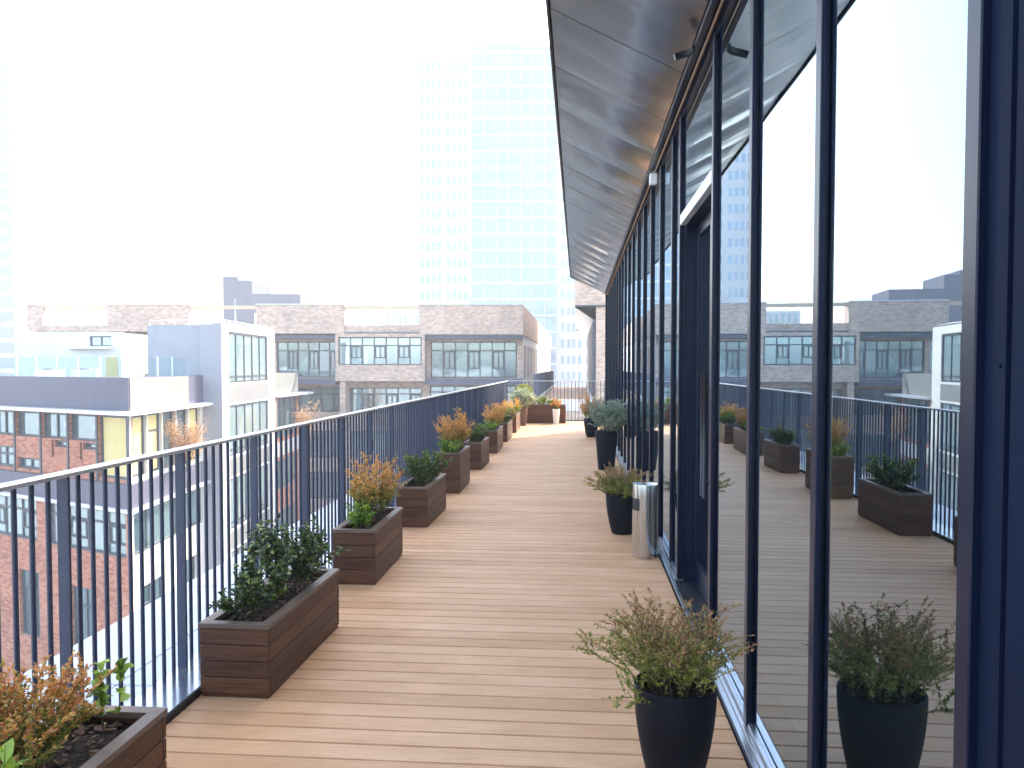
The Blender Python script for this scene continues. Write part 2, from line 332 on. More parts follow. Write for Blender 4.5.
# ------------------------------------------------------------------ railings
def railing(label, pA, pB, z0, z1, pitch, every, n_single, post_w=.05, bal_r=.0102, first=0, group=None, far_first=False):
    A = Vector(pA); B = Vector(pB); L = (B-A).length; ang = math.atan2(B.y-A.y, B.x-A.x)
    root = empty('railing', (A.x, A.y, 0), ang, label, 'railing', group)
    r = MB(); r.bevbox((0, -.033, z1-.018), (L, .033, z1), .002); r.build('handrail', M['rail_top'], root)
    r = MB(); r.box((0, -.012, z0), (L, .012, z0+.012)); r.build('bottom_rail', M['steel'], root)
    pm = MB(); pm.bevbox((-.007, -post_w/2, 0), (.007, post_w/2, z1-z0-.014), .0015)
    bm_ = MB(); bm_.tube([(0,0,0), (0,0,z1-z0-.026)], bal_r, 8, cap=False)
    p0 = b0 = None; n = int(L/pitch); rest = MB(); nb = 0; order = []
    for i in range(n+1):
        x = i*pitch + .02
        if x > L: break
        if (i-first) % every == 0:
            if p0 is None: p0 = pm.build('post', M['steel'], root, (x, 0, z0))
            else: copy_as(p0, root, (x, 0, z0))
        else: order.append(x)
    for x in order:
        if (x + A.y if abs(B.x-A.x) < .1 else 1) < 1.2 and abs(B.x-A.x) < .1: rest.tube([(x,0,z0+.012),(x,0,z1-.014)], bal_r, 6, cap=False); continue
        if nb < n_single:
            if b0 is None: b0 = bm_.build('baluster', M['steel'], root, (x, 0, z0+.012))
            else: copy_as(b0, root, (x, 0, z0+.012))
            nb += 1
        else: rest.tube([(x,0,z0+.012),(x,0,z1-.014)], bal_r, 6, cap=False)
    if rest.v: tag(rest.build('balusters', M['steel'], root), kind='stuff')
    return root
RX = -2.05
railing('long dark steel railing with light handrail along the left deck edge', (RX, -2.93), (RX, 23.3), .02, 1.176, .0942, 10, 100, first=3)
railing('dark railing closing the far end of the deck', (RX+.06, 23.36), (4.4, 23.36), .02, 1.176, .105, 10, 100, first=0)

# ------------------------------------------------------------------ planter boxes
def planter(label, x1, y0, y1, w, h, rows=4, rot=0.0, loc=None, rim=.055):
    # local frame: x from -w..0 (right side at 0), y 0..L
    L = y1 - y0
    root = empty('planter_box', loc or (x1, y0, 0), rot, label, 'planter', 'wooden planter boxes on the deck')
    b = MB(); bh = (h-.022-.02)/rows; t = .022
    for k_ in range(rows):
        z0 = .02 + k_*bh; z1 = z0 + bh - .004
        b.bevbox((-w, 0, z0), (0, t, z1), .003); b.bevbox((-w, L-t, z0), (0, L, z1), .003)
        b.bevbox((-t, t+.001, z0), (-.0008, L-t-.001, z1), .003); b.bevbox((-w+.0008, t+.001, z0), (-w+t, L-t-.001, z1), .003)
    b.box((-w+.006, .006, .0), (-.006, L-.006, .022)); b.box((-w+t+.001, t+.001, .02), (-w+t+.006, L-t-.001, h-.03)); b.box((-t-.006, t+.001, .02), (-t-.001, L-t-.001, h-.03))
    b.build('body', M['wood'], root)
    r = MB(); e = .004; z0, z1 = h-.022, h; q = rim                      # mitred rim boards
    O = [(-w-e,-e),(e,-e),(e,L+e),(-w-e,L+e)]; I = [(-w+q,q),(-q,q),(-q,L-q),(-w+q,L-q)]
    for i in range(4):
        j = (i+1) % 4
        # shrink each board a hair at the mitres
        o1, o2, i2, i1 = Vector(O[i]), Vector(O[j]), Vector(I[j]), Vector(I[i]); dv = (o2-o1).normalized()*.0008
        o1 = o1+dv; i1 = i1+dv; o2 = o2-dv; i2 = i2-dv
        bot = [Vector((*p, z0)) for p in (o1,o2,i2,i1)]; top = [Vector((*p, z1)) for p in (o1,o2,i2,i1)]
        n = len(r.v); r.v += [tuple(p) for p in bot+top]
        for f in ((0,3,2,1),(4,5,6,7),(0,1,5,4),(1,2,6,5),(2,3,7,6),(3,0,4,7)): r.f.append(tuple(n+a for a in f)); r.m.append(0); r.sm.append(False)
    r.build('rim', M['wood_rim'], root)
    s = MB(); nx, ny = 8, int(L/.04); zs = h-.055
    rnd = random.Random(int(y0*100)); hh = {}
    for a in range(nx+1):
        for c in range(ny+1): hh[a, c] = (-w+t+.006+(w-2*t-.012)*a/nx, t+.002+(L-2*t-.004)*c/ny, zs+rnd.uniform(-.012, .014))
    for a in range(nx):
        for c in range(ny): s.face([hh[a,c],hh[a+1,c],hh[a+1,c+1],hh[a,c+1]], 0, True)
    for _ in range(int(L*160)):                                         # bark chips and fallen leaves
        cx, cy = rnd.uniform(-w+.05, -.05), rnd.uniform(.05, L-.05); a = rnd.uniform(0, PI); l = rnd.uniform(.008,.022)
        Mx = Matrix.Translation((cx, cy, zs+.014)) @ Matrix.Rotation(a, 4, 'Z') @ Matrix.Rotation(rnd.uniform(-.6,.6), 4, 'X')
        s.box((-l,-l*.4,-.002), (l,l*.4,.002), 1, Mx)
    s.build('soil', [M['soil'], M['chip']], root)
    return root

# ------------------------------------------------------------------ plants
def leaf(mb, p, d, size, width, rnd, mi, detail=False, fold=.25):
    d = d.normalized(); s = d.cross(Vector((rnd.uniform(-.6,.6), rnd.uniform(-.6,.6), 1))).normalized(); u = s.cross(d)
    w = size*width
    if detail:
        n = len(mb.v); c1 = p + d*size*.35 - u*size*.02; c2 = p + d*size*.7 - u*size*.05
        mb.v += [tuple(q) for q in (p, c1+s*w*.5+u*w*fold, c2+s*w*.4+u*w*fold, p+d*size-u*size*.14, c2-s*w*.4+u*w*fold, c1-s*w*.5+u*w*fold, c1, c2)]
        for f in ((0,1,6),(1,2,7,6),(2,3,7),(3,4,7),(4,5,6,7),(5,0,6)): mb.f.append(tuple(n+i for i in f)); mb.m.append(mi); mb.sm.append(True)
    else:
        c = p + d*size*.45; n = len(mb.v)
        mb.v += [tuple(q) for q in (p, c+s*w*.5+u*w*fold, p+d*size, c-s*w*.5+u*w*fold)]
        mb.f += [(n, n+1, n+2), (n, n+2, n+3)]; mb.m += [mi, mi]; mb.sm += [False, False]

def plant(name, label, cat, loc, mats, h, spread, nst, area=(.08,.08), leaves=26, size=.02, width=.5, droop=.3, twigs=4, twig_len=.4,
          tip_from=.55, detail=False, seed=1, group=None, stem_r=.0025, bare=.2, upright=0.0, mixtip=.85, lean=(0,0)):
    """stems rise from the soil, arch outwards and carry twigs with leaves; mats = (lower leaves, tip leaves)"""
    rnd = random.Random(seed); root = empty(name, loc, 0, label, cat, group)
    st, fo = MB(), MB()
    for _ in range(nst):
        a = rnd.uniform(0, 2*PI); q = math.sqrt(rnd.random())
        b = Vector((area[0]*q*math.cos(a), area[1]*q*math.sin(a), -.01))
        oa = math.atan2(b.y/area[1], b.x/area[0]) + rnd.uniform(-.5,.5)
        out = spread*rnd.uniform(.25,1.0)*(q*.7+.3)
        H = h*rnd.uniform(.55, 1.0)**1.15*1.04*(1-.25*(out/spread)**2*(1-upright))
        pts = []; n = 6; wob = Vector((rnd.uniform(-1,1), rnd.uniform(-1,1), 0))*.03*h
        for i in range(n+1):
            t = i/n; zz = H*(t - droop*.5*t*t*t*(out/spread))
            pts.append(b + Vector(((math.cos(oa)*out+lean[0])*t**1.5, (math.sin(oa)*out+lean[1])*t**1.5, zz)) + wob*math.sin(t*PI*1.5))
        st.tube(pts, [stem_r*(1-.7*i/n) for i in range(n+1)], 4, cap=False)
        def at(t):
            f = min(t*n, n-1e-4); i = int(f); return pts[i].lerp(pts[i+1], f-i), (pts[i+1]-pts[i]).normalized()
        segs = [(pts, bare, 1.0, leaves)]
        for w_ in range(twigs):
            t = rnd.uniform(.25, .92); p, dr = at(t)
            sd_ = Vector((rnd.uniform(-1,1), rnd.uniform(-1,1), rnd.uniform(-.1,.8))).normalized()
            dv = (dr*.8 + sd_).normalized(); Lw = h*twig_len*rnd.uniform(.4,1)*(1.1-t*.6)
            tp = [p + dv*Lw*s + Vector((0,0,-droop*Lw*.5*s*s)) for s in (0,.5,1)]
            st.tube(tp, [stem_r*.5, stem_r*.4, stem_r*.2], 3, cap=False)
            segs.append((tp, .15, t, max(3, int(leaves*Lw/H*1.1))))
        for sp, b0, t0, cnt in segs:
            m = len(sp)-1
            for _l in range(int(cnt*1.5)):
                t = b0 + (1-b0)*(rnd.random()**.8); f = min(t*m, m-1e-4); i = int(f); p = sp[i].lerp(sp[i+1], f-i); dr = (sp[i+1]-sp[i]).normalized()
                d_ = (dr*rnd.uniform(.2,.9) + Vector((rnd.uniform(-1,1), rnd.uniform(-1,1), rnd.uniform(-.6,.8))))
                hgt = p.z/h
                mi = 1 if (hgt > tip_from + rnd.uniform(-.18,.18) and rnd.random() < mixtip) else 0
                leaf(fo, p, d_, size*rnd.uniform(.6,1.25), width, rnd, mi, detail)
    st.build('stems', M['stem'], root); fo.build('foliage', list(mats), root)
    return root
LG, LO, LD, LOl, LR, LS, LW, LY = (M['leaf_'+k_] for k_ in ('green','orange','dark','olive','rust','silver','white','yellow'))

XR = -1.475
def PY(c, X=XR): return Yof(c, X)
specs = [(1.70,2.84,.37,.34,'nearest wooden planter box at the lower left corner, orange shrub inside'),
         (3.79,4.86,.36,.345,'long wooden planter box with two dark green shrubs, second from the camera'),
         (5.79,6.74,.405,.315,'wooden planter box holding an orange shrub and green rosette, third from the camera'),
         (7.87,8.93,.40,.31,'wooden planter box with one low dark green shrub, fourth from the camera'),
         (10.0,10.96,.51,.30,'taller wooden planter box below the biggest upright orange shrub'),
         (12.28,13.3,.42,.28,'wooden planter box directly behind the taller box, sixth from the camera'),
         (14.6,15.9,.42,.28,'wooden planter box seventh from the camera, feathery orange shrub inside'),
         (16.8,18.0,.40,.27,'wooden planter box eighth from the camera, last but one of the row'),
         (19.1,20.5,.43,.27,'farthest box of the planter row, beside the tall brown vase')]
for i, (c0, c1, h, w_, lab) in enumerate(specs):
    o = planter(lab, XR + (0, 0, .004, -.006, .003, -.008, .005, -.004, .006)[i], PY(c0), PY(c1), w_, h, 4 if i < 4 else 3, R((0, 0, .5, -.6, .4, -.8, .7, -.4, .5)[i]), rim=.046)
    if i == 1: o.rotation_euler.z = R(-1.0)
cy = Yof(22.4, -1)
planter('long wooden planter box across the far left corner before the end railing', 0, 0, 1.12, .32, .52, 4, R(-90), (-1.46, cy-.02, 0))

# box 1
plant('shrub', 'bushy orange and olive shrub in the nearest planter box', 'shrub', (-1.70, PY(2.20), .33), (LOl, LO), .41, .25, 76, (.10,.30), 66, .0165, .52, .25, 8, .42, .45, seed=11, stem_r=.002)
plant('leafy_plant', 'thin upright stem of round green leaves behind the nearest orange shrub', 'plant', (-1.60, PY(2.70), .33), (LG, LG), .33, .05, 3, (.03,.03), 12, .042, .75, .1, 0, .3, detail=True, seed=12, bare=.3)
plant('leafy_plant', 'bright green broad leaved sprig before the nearest orange shrub', 'plant', (-1.42, PY(1.95), .33), (LG, LG), .36, .09, 8, (.04,.04), 8, .060, .5, .3, 0, .3, detail=True, seed=13, bare=.35)
# box 2
plant('shrub', 'dark glossy shrub at the near end of the second planter box', 'shrub', (-1.63, PY(4.02), .32), (LD, LD), .37, .17, 15, (.09,.11), 26, .030, .55, .2, 6, .4, detail=True, seed=21, stem_r=.003)
plant('shrub', 'taller dark glossy shrub at the far end of the second planter box', 'shrub', (-1.62, PY(4.48), .32), (LD, LD), .47, .21, 24, (.10,.18), 28, .030, .55, .2, 7, .4, detail=True, seed=22, stem_r=.003)
# box 3
plant('shrub', 'round orange shrub in the third planter box', 'shrub', (-1.63, PY(6.38), .36), (LOl, LO), .54, .26, 44, (.09,.18), 40, .022, .55, .2, 8, .4, .45, seed=31, stem_r=.002)
plant('leafy_plant', 'fresh green leafy plant at the near end of the third planter box', 'plant', (-1.63, PY(6.00), .36), (LG, LG), .22, .12, 16, (.06,.08), 18, .034, .5, .3, 3, .4, seed=32)
# box 4
plant('shrub', 'low dark green shrub alone in the fourth planter box', 'shrub', (-1.63, PY(8.42), .35), (LD, LG), .38, .24, 28, (.09,.25), 34, .032, .5, .2, 6, .4, .7, seed=41, mixtip=.45, stem_r=.003)
# box 5
plant('shrub', 'tall feathery orange shrub in the taller planter box', 'shrub', (-1.62, PY(10.6), .46), (LOl, LO), .58, .25, 46, (.09,.22), 46, .024, .5, .1, 8, .35, .35, seed=51, upright=.8, stem_r=.002)
plant('leafy_plant', 'green leafy plant in front of the tall feathery orange shrub', 'plant', (-1.62, PY(10.2), .46), (LG, LG), .22, .16, 20, (.08,.10), 22, .036, .5, .3, 3, .4, seed=52)
# box 6
plant('shrub', 'small dark green shrub in the sixth planter box', 'shrub', (-1.62, PY(12.7), .37), (LD, LY), .34, .2, 24, (.08,.25), 30, .034, .5, .2, 5, .4, .6, seed=61, mixtip=.6)
# box 7
plant('shrub', 'feathery orange shrub in the seventh planter box', 'shrub', (-1.62, PY(15.3), .37), (LOl, LO), .50, .25, 40, (.09,.3), 36, .028, .5, .1, 7, .35, .35, seed=71, upright=.6)
plant('leafy_plant', 'green leafy plant at the near end of the seventh planter box', 'plant', (-1.62, PY(14.85), .37), (LG, LG), .24, .16, 18, (.07,.10), 20, .04, .5, .3, 3, .4, seed=72)
# box 8
plant('shrub', 'orange tipped shrub in the eighth planter box', 'shrub', (-1.62, PY(17.5), .35), (LOl, LO), .50, .25, 34, (.09,.25), 34, .03, .5, .1, 6, .35, .45, seed=81, upright=.5)
plant('leafy_plant', 'dark green plant at the near end of the eighth planter box', 'plant', (-1.60, PY(17.0), .35), (LD, LG), .36, .2, 20, (.08,.12), 24, .04, .5, .3, 3, .4, .5, seed=82)
# box 9
plant('shrub', 'small yellow orange shrub in the farthest box of the planter row', 'shrub', (-1.62, PY(19.8), .38), (LG, LO), .42, .25, 30, (.09,.35), 30, .035, .5, .1, 5, .35, .5, seed=91, upright=.5)
# corner box
plant('leafy_plant', 'yellow green leafy plant in the far corner planter box', 'plant', (-1.0, cy+.15, .47), (LG, LY), .30, .34, 40, (.30,.08), 26, .04, .55, .2, 4, .4, .4, seed=95)

def pot(name, label, loc, prof, mat, soil_z, soil_r, group=None, saucer=False):
    root = empty(name, loc, 0, label, 'pot', group)
    b = MB(); b.lathe(prof, 48); b.build('body', mat, root)
    s = MB(); rnd = random.Random(int(loc[1]*10))
    rings = [(0.001, 0), (soil_r*.35, 0), (soil_r*.7, 0), (soil_r, 0)]
    n = len(s.v)
    for r_, _ in rings:
        for k_ in range(20):
            a = 2*PI*k_/20; s.v.append((r_*math.cos(a), r_*math.sin(a), soil_z+rnd.uniform(-.008,.010)))
    for i in range(3):
        for k_ in range(20):
            j = (k_+1)%20; s.f.append((n+i*20+k_, n+i*20+j, n+(i+1)*20+j, n+(i+1)*20+k_)); s.m.append(0); s.sm.append(True)
    for _ in range(50):
        a = rnd.uniform(0, 2*PI); q = soil_r*math.sqrt(rnd.random())*.9; l = rnd.uniform(.006,.014)
        s.box((-l,-l*.4,-.002), (l,l*.4,.002), 1, Matrix.Translation((q*math.cos(a), q*math.sin(a), soil_z+.011)) @ Matrix.Rotation(a*3, 4, 'Z'))
    s.build('soil', [M['soil'], M['chip']], root)
    return root
def round_prof(r, h, rb=.62, bulge=1.0):
    pr = [(0.001, 0), (r*rb*.95, 0), (r*rb, .006)]
    for i in range(1, 13):
        t = i/12; pr.append((r*(rb+(1-rb)*math.sin(t*PI/2*.98)**.9)*1.0, h*t*.97))
    pr += [(r*1.0, h*.985), (r*.99, h), (r*.93, h), (r*.915, h*.98), (r*.90, h*.8), (r*.85, h*.7)]
    return pr
def taper_prof(r, h, rb=.72):
    pr = [(0.001, 0), (r*rb*.97, 0), (r*rb, .006)] + [(r*(rb+(1-rb)*t), h*t) for t in (.25,.5,.75,.97)]
    return pr + [(r*1.0, h), (r*.92, h), (r*.90, h*.96), (r*.88, h*.75)]
XA = .375; YA = Yof(3.03, XA)
pot('flower_pot', 'nearest black round pot beside the glass, rusty shrub in it', (XA, YA, 0), round_prof(.157,.385), M['black_pot'], .33, .142, 'black pots along the glass wall')
plant('shrub', 'wide wiry rust and olive shrub in the nearest black pot', 'shrub', (XA, YA, .32), (LOl, LR), .41, .31, 56, (.12,.12), 34, .0155, .48, .35, 8, .6, .52, seed=101, stem_r=.0018, mixtip=.8, lean=(-.02,0))
XB = .425; YB = Yof(7.62, XB)
pot('flower_pot', 'black round pot just behind the steel bin', (XB, YB, 0), round_prof(.158,.385), M['black_pot'], .33, .142, 'black pots along the glass wall')
plant('shrub', 'spreading rusty green shrub in the pot behind the steel bin', 'shrub', (XB, YB, .32), (LOl, LR), .36, .29, 60, (.11,.11), 36, .02, .45, .4, 8, .5, .55, seed=102, stem_r=.002, lean=(-.04,0))
XC = .44; YC = Yof(12.35, XC)
pot('flower_pot', 'tall tapered black pot holding the silver green bush', (XC, YC, 0), taper_prof(.175,.60), M['black_pot'], .54, .15, 'black pots along the glass wall')
plant('shrub', 'dense silver green bush in the tall black pot', 'shrub', (XC+.03, YC, .53), (LS, LS), .60, .36, 75, (.13,.13), 42, .036, .3, .35, 8, .45, seed=103, stem_r=.003)
XD = .30; YD = Yof(18.0, XD)
pot('flower_pot', 'farthest black pot behind the silver green bush', (XD, YD, 0), round_prof(.17,.42), M['black_pot'], .36, .15, 'black pots along the glass wall')
plant('shrub', 'upright orange shrub in the farthest black pot', 'shrub', (XD, YD, .35), (LOl, LO), .66, .24, 44, (.12,.12), 34, .032, .45, .1, 6, .35, .3, seed=104, upright=.8)
# far corner pots
XV = -1.46; YV = Yof(21.4, XV)
pot('vase', 'tall tapered brown vase with the white variegated bush', (XV, YV, 0), taper_prof(.13,.50,.55), M['brown_pot'], .45, .11)
plant('shrub', 'white variegated bush in the tall brown vase', 'shrub', (XV-.05, YV, .44), (LW, LW), .62, .38, 80, (.10,.10), 38, .05, .35, .45, 6, .5, seed=105)
XT = -1.62; YT = Yof(22.15, XT)
pot('flower_pot', 'brown pot under the clipped ball shrub by the end railing', (XT-.02, YT-.3, 0), taper_prof(.14,.5), M['brown_pot'], .45, .12)
tp = empty('topiary', (XT+.13, YT-.3, .45), 0, 'round clipped yellow green ball shrub behind the white bush', 'shrub')
s = MB(); s.tube([(-.15,0,-.01),(-.05,0,.2),(0,0,.42)], .012, 6); s.build('trunk', M['stem'], tp)
s = MB(); rnd = random.Random(5)
for _ in range(2600):
    v = Vector((rnd.gauss(0,1), rnd.gauss(0,1), rnd.gauss(0,1))).normalized(); q = .21*rnd.uniform(.72,1.05)
    leaf(s, Vector((0,0,.46)) + Vector((v.x*q*1.15, v.y*q*1.15, v.z*q*.85)), v + Vector((rnd.uniform(-.8,.8), rnd.uniform(-.8,.8), rnd.uniform(-.4,.8))), .034, .5, rnd, 0)
s.build('foliage', LY, tp)
XW = -.60; YW = Yof(22.05, XW)
pot('flower_pot', 'slim white tapered pot before the far corner planter', (XW, YW, 0), taper_prof(.105,.42,.68), M['white_pot'], .38, .09)
plant('leafy_plant', 'small orange yellow plant in the slim white pot', 'plant', (XW, YW, .37), (LY, LO), .34, .13, 26, (.06,.06), 26, .04, .5, .1, 3, .35, .4, seed=107, upright=.8)

# ------------------------------------------------------------------ steel ash bin
XN = .565; YN = Yof(6.68, XN)
bn = empty('ash_bin', (XN, YN, 0), R(0), 'cylindrical brushed steel litter bin beside the glass door', 'bin')
b = MB(); r_, h_ = .107, .62
prof = [(r_*.98, .0), (r_, .012), (r_, .40), (r_, .50), (r_, .607), (r_*.985, .615)]
b.lathe(prof, 48, skip=lambda i, k_: i == 2 and 21 <= k_ <= 31)
b.build('body', M['stainless'], bn)
b = MB(); b.lathe([(r_-.004, .02), (r_-.004, .606)], 48); b.lathe([(.001,.39),(r_-.005,.39)], 32); b.build('liner', M['dark'], bn)
b = MB(); b.lathe([(r_*.985, .615), (r_*.90, .612), (r_*.86, .590), (.001, .590)], 48); b.build('ash_tray', M['stainless'], bn)

# ------------------------------------------------------------------ glass facade
fac = empty('glass_facade', (0, 0, 0), 0, 'tall glazed wall with dark blue mullions along the right side', 'facade')
GX = .76; TOP = 3.43
def mull_mesh(wd=.056, front=.733, back=.775, z0=.03, z1=TOP):
    m = MB(); m.bevbox((front-GX, -wd/2, z0), (-.012, wd/2, z1), .003); m.box((.006, -wd/2+.004, z0), (back-GX, wd/2-.004, z1))
    m.box((-.012, -wd/2+.012, z0), (.006, wd/2-.012, z1)); m.box((front-GX+.009, -wd/2-.003, z0), (front-GX+.013, -wd/2+.001, z1))
    return m
mcs = [2.49, 3.46, 4.44]
ys = [Yof(c, .75) for c in mcs]
DOORA, DOORB = Yof(4.46, .75), Yof(5.88, .75)
y = Yof(6.36, .75); more = []
while y < END-.1: more.append(y); y += .93
m0 = mull_mesh().build('mullion', M['mull'], fac, (GX, ys[0], 0))
for yy in ys[1:]: copy_as(m0, fac, (GX, yy, 0))
for yy in more: copy_as(m0, fac, (GX, yy, 0))
Y1 = Yof(1.512, .75)
m = MB(); m.bevbox((.733-GX, -.028, .03), (.05, .028, TOP), .003); m.build('corner_mullion', M['mull'], fac, (GX, Y1, 0))
# opaque dark panels between the first mullion and the camera side
def pane_at(ya, yb, z0=.045, z1=3.40, name='pane', x=GX):
    p = MB(); L = yb-ya-.036; p.box((-.005, 0, 0), (.005, L, z1-z0)); o = p.build(name, M['glass'], fac, (x, ya+.018, z0), R(random.uniform(-.10,.10))); return o
p = MB(); p.box((.750-GX, .09, .03), (.02, .136, TOP)); p.box((.744-GX, .05, .03), (.02, .0895, TOP)); p.box((.752-GX, .035, .03), (.02, .0495, TOP)); p.box((.746-GX, -.55, .03), (.02, .0345, TOP))
for k_ in range(3): p.tube([(.747-GX, .068, .5+k_*1.1), (.741-GX, .068, .5+k_*1.1)], .004, 8)
p.build('metal_panel', M['dark_panel'], fac, (GX, Y1-.028-.137, 0))
p = MB(); p.tube([(.7452,1.407,1.966),(.7445,1.407,1.972),(.7452,1.409,1.980)], [.002,.005,.003], 6); p.build('paint_chip', M['white'], fac)
yb0 = Y1-.028-.137-.55
for k_ in range(3):
    yy = yb0 - .03 - 1.03*k_; copy_as(m0, fac, (GX, yy, 0)); pane_at(yy-1.03, yy)
seq = [Y1+.02] + ys
for a, b_ in zip(seq[:-1], seq[1:]): pane_at(a, b_)
seq = [DOORB+.02] + more + [END]
for a, b_ in zip(seq[:-1], seq[1:]): pane_at(a, b_)
copy_as(m0, fac, (GX, DOORB, 0))
m = MB(); m.bevbox((-.07, -.02, .03), (.09, .08, TOP), .003); m.build('corner_post', M['mull'], fac, (GX, END+.03, 0))
# head and sill
m = MB(); m.box((.742, -3, 3.395), (.80, END, 3.45)); m.build('head_rail', M['mull'], fac)
ya = -3.0
sl = MB()
for (a, b_) in ((-3, DOORA), (DOORA, DOORB), (DOORB, END)):
    sl.bevbox((.692, a+.001, -.02), (.717, b_-.001, .018), .002)
    if a != DOORA:
        sl.bevbox((.7185, a+.001, -.02), (.728, b_-.001, .030), .0015); sl.bevbox((.7295, a+.001, -.02), (.739, b_-.001, .020), .0015); sl.bevbox((.7405, a+.001, -.02), (.80, b_-.001, .043), .002)
sl.build('sill', M['alu'], fac)
m = MB(); m.box((.685, -3, -.03), (.6905, END, .010)); m.build('sill_edge', M['mull'], fac)
# door: a recess with two framed leaves, pale transom, glass above
dr = MB(); DRX = .875; zt = 2.62
dr.box((.78, DOORA-.02, .0), (.95, DOORA+.035, zt)); dr.box((.78, DOORB-.035, .0), (.95, DOORB+.02, zt)); dr.box((.78, DOORA+.036, zt-.001), (.95, DOORB-.036, zt+.05))
dr.box((DRX-.03, (DOORA+DOORB)/2-.02, .02), (DRX+.03, (DOORA+DOORB)/2+.02, zt-.002))
dr.build('door_frame', M['mull'], fac)
for (a, b_) in ((DOORA+.04, (DOORA+DOORB)/2-.022), ((DOORA+DOORB)/2+.022, DOORB-.04)):
    q = MB(); t0 = .055
    q.bevbox((-.02, 0, .03), (.02, t0, zt-.01), .003); q.bevbox((-.02, b_-a-t0, .03), (.02, b_-a, zt-.01), .003)
    q.box((-.02, t0+.001, .03), (.02, b_-a-t0-.001, .20)); q.box((-.02, t0+.001, zt-.09), (.02, b_-a-t0-.001, zt-.01))
    dd = q.build('door', M['mull'], fac, (DRX, a, 0))
    q = MB(); q.box((-.005, t0+.002, .202), (.005, b_-a-t0-.002, zt-.092)); q.build('glass', M['glass'], dd)
    q = MB(); yy = b_-a-.03 if a < (DOORA+DOORB)/2-.1 and a == DOORA+.04 else .03
    q.tube([(-.065, yy, .75), (-.065, yy, 1.55)], .012, 10); q.tube([(-.02, yy, .85), (-.065, yy, .85)], .008, 8); q.tube([(-.02, yy, 1.45), (-.065, yy, 1.45)], .008, 8); q.build('handle', M['dark'], dd)
m = MB(); m.bevbox((.735, DOORA+.03, zt), (.779, DOORB-.03, zt+.075), .003); m.build('transom', M['alu_light'], fac)
m = MB(); m.box((.718, DOORA+.03, -.02), (.95, DOORB-.03, .012)); m.build('threshold', M['dark'], fac)
pane_at(DOORA+.01, DOORB-.01, zt+.08, 3.40, 'transom_pane')

# building mass behind the facade: floor, ceiling, back wall, roof
it = empty('office_interior', (0,0,0), 0, 'dim room behind the glass wall with wooden columns', 'building')
w = MB(); w.box((.96, -3, -.3), (7, END+.105, 0)); w.build('floor', M['int_floor'], it)
w = MB(); w.box((.81, -3, 3.46), (7, END+.105, 4.1)); w.build('ceiling', M['int_wall'], it)
w = MB(); w.box((7.002, -3.3, -.3), (7.4, END+.25, 4.1)); w.box((.79, END+.11, -.3), (7, END+.25, 4.1)); w.box((.85, -3.3, -.3), (7, -3.01, 4.1)); w.build('wall', M['int_wall'], it)
w = MB(); w.box((.705, -3.2, 4.12), (7.5, END+.25, 4.35)); w.build('roof', M['dark'], it)
for yy in (2.2, 4.6, 8.2, 12.4, 16.6, 20.5):
    w = MB(); w.bevbox((-.11,-.11,0), (.11,.11,3.455), .01); w.build('column', M['warm_wood'], it, (2.6, yy, 0))
for yy, L in ((9.2,.5), (14.2,.6)):
    w = MB(); n = 24
    for i in range(n):
        a, b_ = i/n*L, (i+1)/n*L; xa, xb = .02*math.sin(i*1.9), .02*math.sin((i+1)*1.9)
        w.face([(xa,a,0),(xb,b_,0),(xb,b_,3.35),(xa,a,3.35)], 0, True)
    w.build('curtain', M['curtain'], it, (1.25, yy, .08))

# canopy: sloping metal soffit, higher at its outer edge
can = empty('canopy', (0,0,0), 0, 'projecting roof canopy with sloping dark metal soffit panels', 'canopy')
XI, ZI, XO, ZO = .655, 3.462, -.19, 3.90
y = -2.78; PP = 1.0; CE = END+.15
while y < CE-.05:
    ye = min(y+PP, CE); w = MB(); nx, ny = 6, 8; rnd = random.Random(int(y*10)); H = {}
    for i in range(nx+1):
        for j in range(ny+1):
            s_, t_ = i/nx, j/ny; bow = -.012*math.sin(PI*s_)*math.sin(PI*t_) + .004*math.sin(2*PI*t_+y)*math.sin(PI*s_)
            H[i,j] = (XO+(XI-XO)*s_, y+.005+(ye-y-.010)*t_, ZO+(ZI-ZO)*s_+bow+.0)
    for i in range(nx):
        for j in range(ny): w.face([H[i,j], H[i,j+1], H[i+1,j+1], H[i+1,j]], 0, True)
    for j0 in (0, ny):
        for i in range(nx):
            a, b_ = H[i,j0], H[i+1,j0]; w.face([a, b_, (b_[0],b_[1],b_[2]+.03), (a[0],a[1],a[2]+.03)])
    w.build('soffit_panel', M['soffit'], can); y = ye
w = MB()
w.face([(XO,-3,ZO+.03),(XI,-3,ZI+.03),(XI,CE,ZI+.03),(XO,CE,ZO+.03)]); w.build('backing', M['dark'], can)
w = MB()
O4 = [(XO-.02, ZO-.01), (.70, ZI-.01), (.70, 4.35), (XO-.02, ZO+.07)]
w.face([(a, CE+.02, b_) for a, b_ in O4]); w.face([(a, CE+.002, b_) for a, b_ in reversed(O4)])
for q_ in range(4):
    (a, b_), (c_, d_) = O4[q_], O4[(q_+1)%4]; w.face([(a,CE+.002,b_),(c_,CE+.002,d_),(c_,CE+.02,d_),(a,CE+.02,b_)])
w.face([(XO-.02,-3,ZO-.01),(XO-.02,CE,ZO-.01),(XO-.02,CE,ZO+.07),(XO-.02,-3,ZO+.07)]); w.face([(XO-.02,-3,ZO-.01),(XO-.002,-3,ZO-.01),(XO-.002,CE,ZO-.01),(XO-.02,CE,ZO-.01)])
w.face([(XO-.02,-3,ZO+.07),(XO-.02,CE,ZO+.07),(.70,CE,4.35),(.70,-3,4.35)]); w.build('fascia', M['dark'], can)
